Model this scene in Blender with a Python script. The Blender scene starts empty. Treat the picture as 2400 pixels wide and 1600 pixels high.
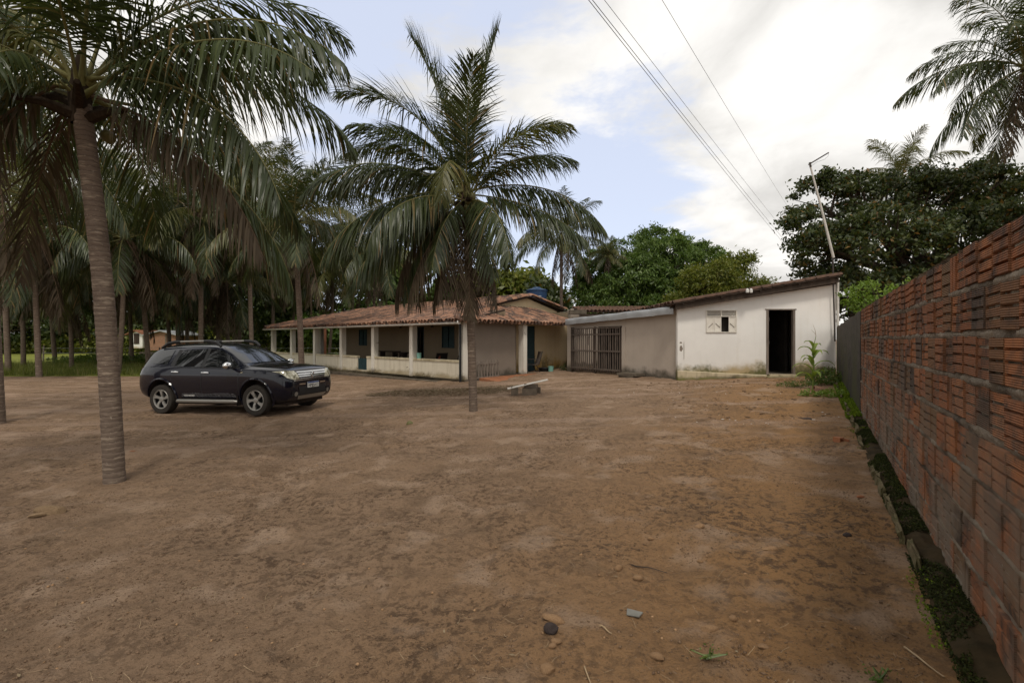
import bpy, bmesh, math, random
import numpy as np
from mathutils import Vector, Matrix
from mathutils.bvhtree import BVHTree

random.seed(7)
RNG = np.random.default_rng(11)
SC = bpy.context.scene
COL = SC.collection
R = math.radians

# ------------------------------------------------------------------ camera, sky, sun, exposure
CAM_H = 1.6
cam_data = bpy.data.cameras.new('camera')
cam_data.sensor_width = 36.0
cam_data.lens = 16.95
cam_data.shift_y = -0.0021
cam_data.clip_end = 3000
cam = bpy.data.objects.new('camera', cam_data)
cam.location = (0, 0, CAM_H)
cam.rotation_euler = (R(90), 0, 0)
COL.objects.link(cam)
SC.camera = cam

SUN_EL, SUN_AZ = 58.0, 174.0      # azimuth clockwise from +Y
world = bpy.data.worlds.new('World'); SC.world = world; world.use_nodes = True
def build_world():
    nt = world.node_tree; N = nt.nodes; L = nt.links
    N.clear()
    out = N.new('ShaderNodeOutputWorld')
    sky = N.new('ShaderNodeTexSky'); sky.sky_type = 'NISHITA'; sky.sun_disc = False
    sky.sun_elevation = R(SUN_EL); sky.sun_rotation = R(SUN_AZ)
    sky.air_density = 1.0; sky.dust_density = 1.5
    def M(op, a, b=None, c=None):
        n = N.new('ShaderNodeMath'); n.operation = op
        for i, v in enumerate((a, b, c)):
            if v is None: continue
            if isinstance(v, (int, float)): n.inputs[i].default_value = v
            else: L.new(v, n.inputs[i])
        return n.outputs[0]
    def smooth(v, lo, hi, a=0.0, b=1.0):
        n = N.new('ShaderNodeMapRange'); n.interpolation_type = 'SMOOTHSTEP'
        L.new(v, n.inputs[0])
        for i, q in enumerate((lo, hi, a, b)): n.inputs[i+1].default_value = q
        return n.outputs[0]
    tc = N.new('ShaderNodeTexCoord')
    sep = N.new('ShaderNodeSeparateXYZ'); L.new(tc.outputs['Generated'], sep.inputs[0])
    zz = M('ADD', M('MAXIMUM', sep.outputs[2], 0.0), 0.30)
    cmb = N.new('ShaderNodeCombineXYZ')
    L.new(M('DIVIDE', sep.outputs[0], zz), cmb.inputs[0]); L.new(M('DIVIDE', sep.outputs[1], zz), cmb.inputs[1])
    cmb.inputs[2].default_value = 3.7
    def noise(vec, scale, detail, rough, dist=0.0):
        n = N.new('ShaderNodeTexNoise'); n.inputs['Scale'].default_value = scale
        n.inputs['Detail'].default_value = detail; n.inputs['Roughness'].default_value = rough
        n.inputs['Distortion'].default_value = dist
        L.new(vec, n.inputs['Vector']); return n.outputs['Fac']
    n1 = noise(cmb.outputs[0], 1.25, 9.0, 0.60, 0.35)
    # break in the cloud cover ahead, the rest of the dome keeps its overcast
    dot = N.new('ShaderNodeVectorMath'); dot.operation = 'DOT_PRODUCT'
    L.new(tc.outputs['Generated'], dot.inputs[0])
    dot.inputs[1].default_value = Vector((-0.10, 1.0, 0.40)).normalized()
    hole = smooth(dot.outputs['Value'], 0.80, 0.975)
    dens = M('ADD', n1, M('MULTIPLY_ADD', hole, -0.29, 0.22))
    mask = smooth(dens, 0.45, 0.57)
    n2 = noise(cmb.outputs[0], 2.6, 7.0, 0.55, 0.4)
    shade = smooth(n2, 0.32, 0.66, 0.68, 1.0)
    cc = N.new('ShaderNodeCombineColor')
    L.new(M('MULTIPLY', shade, 1.01), cc.inputs[0]); L.new(M('MULTIPLY', shade, 0.985), cc.inputs[1]); L.new(M('MULTIPLY', shade, 0.945), cc.inputs[2])
    # thin veil over the blue
    hz = N.new('ShaderNodeMixRGB'); hz.inputs[0].default_value = 0.70
    sc = N.new('ShaderNodeMixRGB'); sc.blend_type = 'MULTIPLY'; sc.inputs[0].default_value = 1.0
    L.new(sky.outputs[0], sc.inputs[1]); sc.inputs[2].default_value = (0.150, 0.140, 0.140, 1)
    L.new(sc.outputs[0], hz.inputs[1]); hz.inputs[2].default_value = (0.80, 0.86, 1.02, 1)
    mx = N.new('ShaderNodeMixRGB'); L.new(mask, mx.inputs[0]); L.new(hz.outputs[0], mx.inputs[1]); L.new(cc.outputs[0], mx.inputs[2])
    bg = N.new('ShaderNodeBackground'); L.new(mx.outputs[0], bg.inputs[0]); bg.inputs[1].default_value = 1.0
    L.new(bg.outputs[0], out.inputs[0])
build_world()
sun_data = bpy.data.lights.new('sun', 'SUN'); sun_data.energy = 1.5; sun_data.angle = R(10.5); sun_data.color = (1.0, 0.93, 0.82)
sun = bpy.data.objects.new('sun', sun_data); COL.objects.link(sun)
sun.rotation_euler = (R(90 - SUN_EL), 0, R(180 - SUN_AZ))
SC.view_settings.view_transform = 'Standard'; SC.view_settings.look = 'None'
SC.view_settings.gamma = 1.0; SC.view_settings.use_curve_mapping = False
SC.view_settings.exposure = 0.12
SC.cycles.max_bounces = 6; SC.cycles.diffuse_bounces = 3; SC.cycles.transparent_max_bounces = 8
SC.cycles.use_denoising = True

# ------------------------------------------------------------------ helpers
F = 1130.0
def PX(px, py, Z):
    return Vector(((px-1200)/F*Z, Z, CAM_H-(py-795)/F*Z))
def softclip(v, lo, hi, k=1.5):
    return lo + np.logaddexp(0, (v-lo)/k)*k - np.logaddexp(0, (v-hi)/k)*k
def gbase(x, y):
    x = np.asarray(x, float); y = np.asarray(y, float)
    return 0.0333*softclip(x, -8, 11) + 0.0064*softclip(y, -2, 24) + 0.0
def G(x, y): return float(gbase(x, y))
def ground_px(px, py):
    Z = 10.0
    for _ in range(30):
        x = (px-1200)/F*Z
        Z = (CAM_H-G(x, Z))*F/(py-795)
    return Vector(((px-1200)/F*Z, Z, G((px-1200)/F*Z, Z)))

def _hash(ix, iy, s):
    h = (ix.astype(np.int64)*374761393 + iy.astype(np.int64)*668265263 + s*974711) & 0xffffffff
    h = ((h ^ (h >> 13))*1274126177) & 0xffffffff
    return ((h ^ (h >> 16)) & 0xffff)/65535.0
def vnoise(x, y, s=0):
    ix = np.floor(x); iy = np.floor(y); fx = x-ix; fy = y-iy
    fx = fx*fx*(3-2*fx); fy = fy*fy*(3-2*fy)
    a = _hash(ix, iy, s); b = _hash(ix+1, iy, s); c = _hash(ix, iy+1, s); d = _hash(ix+1, iy+1, s)
    return (a*(1-fx)+b*fx)*(1-fy)+(c*(1-fx)+d*fx)*fy
def fbm(x, y, o=4, s=0):
    t = 0; a = 0.5
    for i in range(o):
        t = t+a*vnoise(x, y, s+i); x = x*2.03+7.1; y = y*2.03+3.7; a *= 0.5
    return t

def norm(v): return v/np.maximum(np.linalg.norm(v, axis=-1, keepdims=True), 1e-9)

def mesh_np(name, verts, faces, mats=(), smooth=False, midx=None):
    me = bpy.data.meshes.new(name)
    verts = np.asarray(verts, np.float32); faces = np.asarray(faces, np.int32)
    n = faces.shape[1]
    me.vertices.add(len(verts)); me.vertices.foreach_set('co', verts.ravel())
    me.loops.add(faces.size); me.loops.foreach_set('vertex_index', faces.ravel())
    me.polygons.add(len(faces)); me.polygons.foreach_set('loop_start', np.arange(0, faces.size, n, dtype=np.int32))
    me.polygons.foreach_set('loop_total', np.full(len(faces), n, np.int32))
    for m in mats: me.materials.append(m)
    if midx is not None: me.polygons.foreach_set('material_index', np.asarray(midx, np.int32))
    if smooth: me.polygons.foreach_set('use_smooth', np.ones(len(faces), bool))
    me.update(calc_edges=True); me.validate()
    return me

class MB:
    """collects shapes for one mesh"""
    def __init__(s): s.v = []; s.f = []; s.m = []
    def add(s, vs, fs, m=0):
        o = len(s.v); s.v += [tuple(v) for v in vs]
        s.f += [tuple(i+o for i in f) for f in fs]; s.m += [m]*len(fs); return s
    def hexa(s, p, m=0):   # p: 4 bottom ccw, 4 top
        return s.add(p, [(3,2,1,0),(4,5,6,7),(0,1,5,4),(1,2,6,5),(2,3,7,6),(3,0,4,7)], m)
    def box(s, a, b, m=0):
        (x0,y0,z0),(x1,y1,z1) = a, b
        return s.hexa([(x0,y0,z0),(x1,y0,z0),(x1,y1,z0),(x0,y1,z0),(x0,y0,z1),(x1,y0,z1),(x1,y1,z1),(x0,y1,z1)], m)
    def obox(s, c, size, rot=None, m=0):
        h = [x/2 for x in size]; P = []
        for z in (-h[2], h[2]):
            for x, y in ((-h[0],-h[1]),(h[0],-h[1]),(h[0],h[1]),(-h[0],h[1])): P.append(Vector((x,y,z)))
        if rot is not None: P = [rot @ p for p in P]
        return s.hexa([p+Vector(c) for p in P], m)
    def beam(s, a, b, w, h, up=(0,0,1), m=0):
        a = Vector(a); b = Vector(b); d = (b-a).normalized(); side = d.cross(Vector(up)).normalized(); u = side.cross(d)
        P = [q+side*sx*w/2+u*sz*h/2 for q in (a,) for sx, sz in ()]
        bot = [a-side*w/2-u*h/2, a+side*w/2-u*h/2, b+side*w/2-u*h/2, b-side*w/2-u*h/2]
        top = [p+u*h for p in bot]
        return s.hexa(bot+top, m)
    def tube(s, pts, rad, n=8, m=0, cap=True):
        pts = [Vector(p) for p in pts]; k = len(pts)
        if isinstance(rad, (int, float)): rad = [rad]*k
        ref = None; o = len(s.v)
        for i, p in enumerate(pts):
            d = (pts[min(i+1,k-1)]-pts[max(i-1,0)]).normalized()
            if ref is None:
                ref = Vector((1,0,0)) if abs(d.x) < 0.9 else Vector((0,1,0))
            a = (ref-d*ref.dot(d)).normalized(); b = d.cross(a); ref = a
            for j in range(n):
                t = 2*math.pi*j/n; s.v.append(tuple(p+(a*math.cos(t)+b*math.sin(t))*rad[i]))
        for i in range(k-1):
            for j in range(n):
                s.f.append((o+i*n+j, o+i*n+(j+1)%n, o+(i+1)*n+(j+1)%n, o+(i+1)*n+j)); s.m.append(m)
        if cap:
            s.f.append(tuple(o+j for j in reversed(range(n)))); s.m.append(m)
            s.f.append(tuple(o+(k-1)*n+j for j in range(n))); s.m.append(m)
        return s
    def lathe(s, prof, n=24, c=(0,0,0), axis='z', m=0):
        o = len(s.v); k = len(prof)
        for r, h in prof:
            for j in range(n):
                t = 2*math.pi*j/n; q = (r*math.cos(t), r*math.sin(t), h)
                if axis == 'y': q = (q[0], h, q[1])
                if axis == 'x': q = (h, q[0], q[1])
                s.v.append((q[0]+c[0], q[1]+c[1], q[2]+c[2]))
        for i in range(k-1):
            for j in range(n):
                s.f.append((o+i*n+j, o+i*n+(j+1)%n, o+(i+1)*n+(j+1)%n, o+(i+1)*n+j)); s.m.append(m)
        return s
    def ball(s, c, r, n=8, k=6, m=0, jit=0.0):
        if isinstance(r, (int, float)): r = (r,r,r)
        o = len(s.v)
        for i in range(k+1):
            ph = math.pi*i/k
            for j in range(n):
                t = 2*math.pi*j/n; q = 1+random.uniform(-jit, jit)
                s.v.append((c[0]+r[0]*math.sin(ph)*math.cos(t)*q, c[1]+r[1]*math.sin(ph)*math.sin(t)*q, c[2]+r[2]*math.cos(ph)*q))
        for i in range(k):
            for j in range(n):
                s.f.append((o+i*n+j, o+(i+1)*n+j, o+(i+1)*n+(j+1)%n, o+i*n+(j+1)%n)); s.m.append(m)
        return s
    def mesh(s, name, mats, smooth=False, fix=True):
        me = bpy.data.meshes.new(name); me.from_pydata(s.v, [], s.f)
        for q in (mats if isinstance(mats, (list, tuple)) else [mats]): me.materials.append(q)
        me.polygons.foreach_set('material_index', s.m)
        if fix:
            bm = bmesh.new(); bm.from_mesh(me); bmesh.ops.remove_doubles(bm, verts=bm.verts, dist=1e-5)
            bmesh.ops.recalc_face_normals(bm, faces=bm.faces); bm.to_mesh(me); bm.free()
        if smooth:
            me.polygons.foreach_set('use_smooth', [True]*len(me.polygons)); me.set_sharp_from_angle(angle=R(38))
        me.update(); return me
    def build(s, name, mats, parent=None, smooth=False, fix=True):
        return link(name, s.mesh(name, mats, smooth, fix), parent)

def link(name, me, parent=None, loc=None, rot=None, scale=None, keep_world=True):
    o = bpy.data.objects.new(name, me); COL.objects.link(o)
    if parent is not None:
        o.parent = parent
        if keep_world: o.matrix_parent_inverse = parent.get('_inv') and Matrix([parent['_inv'][i*4:i*4+4] for i in range(4)]) or Matrix.Translation(-Vector(parent.location))
    if loc is not None: o.location = loc
    if rot is not None: o.rotation_euler = rot
    if scale is not None: o.scale = scale
    return o
def tag(o, label=None, cat=None, group=None, kind=None):
    if label: o['label'] = label
    if cat: o['category'] = cat
    if group: o['group'] = group
    if kind: o['kind'] = kind
    return o
def thing(name, loc, label, cat, group=None, rz=0.0):
    o = bpy.data.objects.new(name, None); COL.objects.link(o); o.location = loc; o.rotation_euler = (0, 0, rz)
    o.empty_display_size = 0.1
    return tag(o, label, cat, group)
def local(name, me, parent, loc=(0,0,0), rot=(0,0,0), scale=(1,1,1)):
    return link(name, me, parent, loc, rot, scale, keep_world=False)

# ------------------------------------------------------------------ materials
class NT:
    def __init__(s, name):
        s.mat = bpy.data.materials.new(name); s.mat.use_nodes = True
        s.t = s.mat.node_tree; s.N = s.t.nodes; s.N.clear()
        s.out = s.N.new('ShaderNodeOutputMaterial')
    def L(s, a, b): s.t.links.new(a, b)
    def setin(s, sock, v):
        if isinstance(v, bpy.types.NodeSocket): s.L(v, sock)
        elif isinstance(v, (tuple, list)) and len(v) == 3 and sock.type == 'RGBA': sock.default_value = (*v, 1)
        else: sock.default_value = v
    def node(s, t, **kw):
        n = s.N.new(t)
        for k, v in kw.items(): setattr(n, k, v)
        return n
    def co(s, kind='Object'):
        if kind == 'pos': return s.node('ShaderNodeNewGeometry').outputs['Position']
        return s.node('ShaderNodeTexCoord').outputs[kind]
    def mapping(s, v, scale=(1,1,1), loc=(0,0,0), rot=(0,0,0)):
        n = s.node('ShaderNodeMapping'); s.L(v, n.inputs[0]); n.inputs['Scale'].default_value = scale
        n.inputs['Location'].default_value = loc; n.inputs['Rotation'].default_value = rot; return n.outputs[0]
    def noise(s, v, scale, detail=4, rough=0.55, dist=0.0):
        n = s.node('ShaderNodeTexNoise'); s.L(v, n.inputs['Vector'])
        n.inputs['Scale'].default_value = scale; n.inputs['Detail'].default_value = detail
        n.inputs['Roughness'].default_value = rough; n.inputs['Distortion'].default_value = dist
        return n.outputs['Fac']
    def wave(s, v, scale, axis='Z', dist=0.0, dscale=1.0):
        n = s.node('ShaderNodeTexWave'); n.bands_direction = axis; s.L(v, n.inputs['Vector'])
        n.inputs['Scale'].default_value = scale; n.inputs['Distortion'].default_value = dist
        n.inputs['Detail Scale'].default_value = dscale; return n.outputs['Fac']
    def ramp(s, v, pts, interp='LINEAR'):
        n = s.node('ShaderNodeValToRGB'); s.L(v, n.inputs[0]); e = n.color_ramp.elements; n.color_ramp.interpolation = interp
        while len(e) < len(pts): e.new(0.5)
        for i, (p, c) in enumerate(pts):
            e[i].position = p; e[i].color = (*c, 1) if isinstance(c, tuple) else (c, c, c, 1)
        return n.outputs[0]
    def rng(s, v, a, b, c=0.0, d=1.0, st='SMOOTHSTEP'):
        n = s.node('ShaderNodeMapRange', interpolation_type=st); s.setin(n.inputs[0], v)
        for i, q in enumerate((a, b, c, d)): n.inputs[i+1].default_value = q
        return n.outputs[0]
    def math(s, op, a, b=0.0):
        n = s.node('ShaderNodeMath', operation=op); s.setin(n.inputs[0], a); s.setin(n.inputs[1], b); return n.outputs[0]
    def mix(s, f, a, b, mode='MIX'):
        n = s.node('ShaderNodeMixRGB', blend_type=mode); s.setin(n.inputs[0], f); s.setin(n.inputs[1], a); s.setin(n.inputs[2], b)
        return n.outputs[0]
    def sep(s, v):
        n = s.node('ShaderNodeSeparateXYZ'); s.L(v, n.inputs[0]); return n.outputs
    def island(s): return s.node('ShaderNodeNewGeometry').outputs['Random Per Island']
    def orand(s): return s.node('ShaderNodeObjectInfo').outputs['Random']
    def bump(s, h, strength=0.5, dist=0.01, nrm=None):
        n = s.node('ShaderNodeBump'); n.inputs['Strength'].default_value = strength; n.inputs['Distance'].default_value = dist
        s.L(h, n.inputs['Height'])
        if nrm is not None: s.L(nrm, n.inputs['Normal'])
        return n.outputs[0]
    def bsdf(s, col, rough=0.8, spec=0.3, nrm=None, metal=0.0, **kw):
        n = s.node('ShaderNodeBsdfPrincipled'); s.setin(n.inputs['Base Color'], col); s.setin(n.inputs['Roughness'], rough)
        n.inputs['Specular IOR Level'].default_value = spec; s.setin(n.inputs['Metallic'], metal)
        if nrm is not None: s.L(nrm, n.inputs['Normal'])
        for k, v in kw.items(): s.setin(n.inputs[k], v)
        s.L(n.outputs[0], s.out.inputs[0]); return n

def simple(name, c1, c2=None, scale=6.0, rough=0.8, spec=0.3, bump=0.3, metal=0.0, stretch=(1,1,1), bscale=None, bdist=0.01):
    t = NT(name); v = t.mapping(t.co('Object'), stretch)
    n = t.noise(v, scale, 6, 0.6)
    c2 = c2 or tuple(x*0.75 for x in c1)
    c = t.ramp(n, [(0.3, c1), (0.7, c2)])
    b = t.noise(v, bscale or scale*6, 5, 0.6)
    t.bsdf(c, rough, spec, t.bump(b, bump, bdist) if bump else None, metal); return t.mat

def leaf_mat(name, c1, c2, c3, trans=0.3, rough=0.45, gloss=0.10, dry=None, yscale=0.9):
    t = NT(name); r = t.island(); p = t.noise(t.co('pos'), yscale, 3, 0.5)
    f = t.math('ADD', t.math('MULTIPLY', r, 0.55), t.math('MULTIPLY', p, 0.45))
    c = t.ramp(f, [(0.15, c1), (0.5, c2), (0.85, c3)])
    if dry: c = t.mix(t.rng(r, 0.93, 0.97), c, dry)
    d = t.node('ShaderNodeBsdfDiffuse'); t.L(c, d.inputs[0])
    tr = t.node('ShaderNodeBsdfTranslucent'); t.L(t.mix(1.0, c, (1.0, 1.05, 0.55), 'MULTIPLY'), tr.inputs[0])
    g = t.node('ShaderNodeBsdfGlossy'); g.inputs[0].default_value = (1,1,1,1); g.inputs['Roughness'].default_value = rough
    m1 = t.node('ShaderNodeMixShader'); m1.inputs[0].default_value = trans; t.L(d.outputs[0], m1.inputs[1]); t.L(tr.outputs[0], m1.inputs[2])
    m2 = t.node('ShaderNodeMixShader'); m2.inputs[0].default_value = gloss*0.35; t.L(m1.outputs[0], m2.inputs[1]); t.L(g.outputs[0], m2.inputs[2])
    t.L(m2.outputs[0], t.out.inputs[0]); return t.mat

def ground_mat():
    t = NT('dirt'); p = t.co('pos'); x, y, z = t.sep(p)
    big = t.noise(p, 0.28, 4, 0.55, 0.3); mid = t.noise(p, 1.7, 6, 0.62, 0.2); fine = t.noise(p, 15, 8, 0.72); grit = t.noise(p, 70, 5, 0.7)
    sand = t.mix(big, (0.335, 0.228, 0.148), (0.235, 0.152, 0.095))
    orange = (0.320, 0.180, 0.080)
    fo = t.math('MULTIPLY', t.rng(t.math('SUBTRACT', t.math('MULTIPLY', x, 0.8), t.math('MULTIPLY', y, 0.42)), -2.8, 0.6), t.rng(big, 0.20, 0.48))
    c = t.mix(fo, sand, orange)
    c = t.mix(t.rng(mid, 0.48, 0.70, 0.0, 0.55), c, (0.145, 0.096, 0.060))
    rough_ = t.rng(t.noise(p, 0.75, 5, 0.6, 0.5), 0.38, 0.62)
    c = t.mix(t.math('MULTIPLY', t.rng(fine, 0.485, 0.58, 0.0, 0.88), t.math('ADD', t.math('MULTIPLY', rough_, 0.8), 0.2)), c, (0.095, 0.060, 0.038))
    c = t.mix(t.rng(grit, 0.56, 0.70, 0.0, 0.6), c, (0.32, 0.235, 0.17))
    c = t.mix(t.rng(t.noise(p, 2.1, 4, 0.5, 0.2), 0.52, 0.68, 0.0, 0.55), c, (0.43, 0.31, 0.22))
    # pale wheel tracks worn across the yard
    tr = t.noise(t.mapping(p, (0.22, 1.5, 1), rot=(0, 0, 0.10)), 1.0, 4, 0.55)
    c = t.mix(t.math('MULTIPLY', t.rng(tr, 0.50, 0.62, 0, 0.40), t.rng(y, 5.0, 9.0)), c, (0.40, 0.285, 0.21))
    c = t.mix(t.rng(t.noise(p, 42, 5, 0.7), 0.53, 0.63, 0.0, 0.45), c, (0.110, 0.070, 0.043))
    h = t.math('ADD', t.math('MULTIPLY', fine, 0.6), t.math('MULTIPLY', grit, 0.3))
    t.bsdf(c, 0.95, 0.12, t.bump(h, 1.0, 0.085)); return t.mat

def plaster_mat(name, base, dirt, zlo, zhi, moss=None, streak=0.25, amount=1.0, scale=1.5, peel=None, peel_t=0.63):
    """painted render with splash stains rising from the foot of the wall"""
    t = NT(name); p = t.co('pos'); x, y, z = t.sep(p)
    n = t.noise(p, scale, 6, 0.6); n2 = t.noise(p, 9, 5, 0.6)
    st = t.noise(t.mapping(p, (3.0, 3.0, 0.25)), 2.0, 5, 0.6)
    c = t.mix(t.rng(n, 0.35, 0.7, 0, 0.35), base, tuple(q*0.82 for q in base))
    c = t.mix(t.rng(st, 0.5, 0.75, 0, streak), c, dirt)
    f = t.rng(t.math('ADD', z, t.math('MULTIPLY', t.math('SUBTRACT', n, 0.5), (zhi-zlo)*2.4)), zlo, zhi, amount, 0.0)
    c = t.mix(f, c, dirt)
    if moss:
        fm = t.math('MULTIPLY', t.rng(t.math('ADD', z, t.math('MULTIPLY', t.math('SUBTRACT', n2, 0.5), (zhi-zlo)*1.6)), zlo, zhi, 1.0, 0.0), t.rng(t.noise(p, 0.8, 4, 0.6), 0.44, 0.56))
        c = t.mix(fm, c, moss)
    nrm = t.bump(t.math('ADD', t.math('MULTIPLY', n2, 0.6), t.noise(p, 45, 4, 0.6)), 0.25, 0.01)
    if peel:
        pe = t.noise(t.mapping(p, (1,1,1.2)), 1.1, 6, 0.55, 0.3); fp = t.rng(pe, peel_t, peel_t+0.015)
        c = t.mix(fp, c, peel)
    t.bsdf(c, 0.9, 0.2, nrm); return t.mat

def brick_mat():
    t = NT('hollow_brick_clay'); o = t.co('Object'); p = t.co('pos'); x, y, z = t.sep(p); r = t.orand()
    c = t.ramp(r, [(0.0, (0.325,0.120,0.050)), (0.25, (0.385,0.150,0.060)), (0.45, (0.265,0.105,0.048)), (0.60, (0.215,0.108,0.052)), (0.76, (0.185,0.110,0.056)), (0.88, (0.32,0.130,0.060)), (0.97, (0.11,0.08,0.06))], 'CONSTANT')
    n = t.noise(p, 3.1, 8, 0.68, 0.6); n2 = t.noise(p, 14, 6, 0.68)
    c = t.mix(t.rng(n2, 0.35, 0.68, 0, 0.6), c, (0.16, 0.09, 0.055))
    c = t.mix(t.rng(n, 0.46, 0.64, 0, 0.85), c, (0.042, 0.034, 0.028))        # black mould
    lo = t.math('MULTIPLY', t.rng(z, 0.3, 1.7, 1.0, 0.0), t.rng(t.noise(p, 2.0, 6, 0.65), 0.40, 0.58))
    c = t.mix(t.math('MULTIPLY', lo, 0.85), c, (0.205, 0.160, 0.118))              # mortar smear and algae low down
    w = t.wave(o, 30.0, 'Z')
    nrm = t.bump(w, 0.7, 0.006); nrm = t.bump(n2, 0.5, 0.006, nrm)
    t.bsdf(c, 0.88, 0.2, nrm); return t.mat

def tile_mat():
    t = NT('clay_roof_tile'); r = t.island(); p = t.co('pos')
    r2 = t.math('FRACT', t.math('ADD', r, t.orand()))
    c = t.ramp(r2, [(0.0, (0.30,0.165,0.105)), (0.3, (0.24,0.12,0.074)), (0.55, (0.37,0.215,0.145)), (0.8, (0.19,0.095,0.06)), (1.0, (0.40,0.245,0.17))])
    n = t.noise(p, 3.2, 6, 0.65); n2 = t.noise(p, 22, 4, 0.6)
    c = t.mix(t.rng(t.math('ADD', t.math('MULTIPLY', n, 0.75), t.math('MULTIPLY', r2, 0.25)), 0.40, 0.60, 0, 0.88), c, (0.055, 0.042, 0.036))
    t.bsdf(c, 0.9, 0.2, t.bump(n2, 0.4, 0.01)); return t.mat

def trunk_mat():
    t = NT('palm_bark'); o = t.co('Object'); p = t.co('pos')
    w = t.wave(o, 5.2, 'Z', 2.2, 3.0); n = t.noise(p, 3.5, 6, 0.65); n2 = t.noise(t.mapping(o, (6,6,30)), 1.0, 5, 0.6); n3 = t.noise(p, 30, 4, 0.6)
    c = t.mix(n, (0.185, 0.140, 0.108), (0.100, 0.074, 0.058))
    c = t.mix(t.rng(n2, 0.52, 0.66, 0, 0.55), c, (0.33, 0.265, 0.20))
    c = t.mix(t.rng(w, 0.0, 0.10, 0.55, 0.0), c, (0.055, 0.040, 0.032))
    c = t.mix(t.rng(n3, 0.62, 0.75, 0, 0.6), c, (0.36, 0.31, 0.25))
    h = t.math('ADD', t.math('MULTIPLY', w, 0.35), t.math('MULTIPLY', n2, 0.8))
    t.bsdf(c, 0.92, 0.15, t.bump(t.math('ADD', h, t.math('MULTIPLY', n3, 0.5)), 0.55, 0.016)); return t.mat

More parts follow.
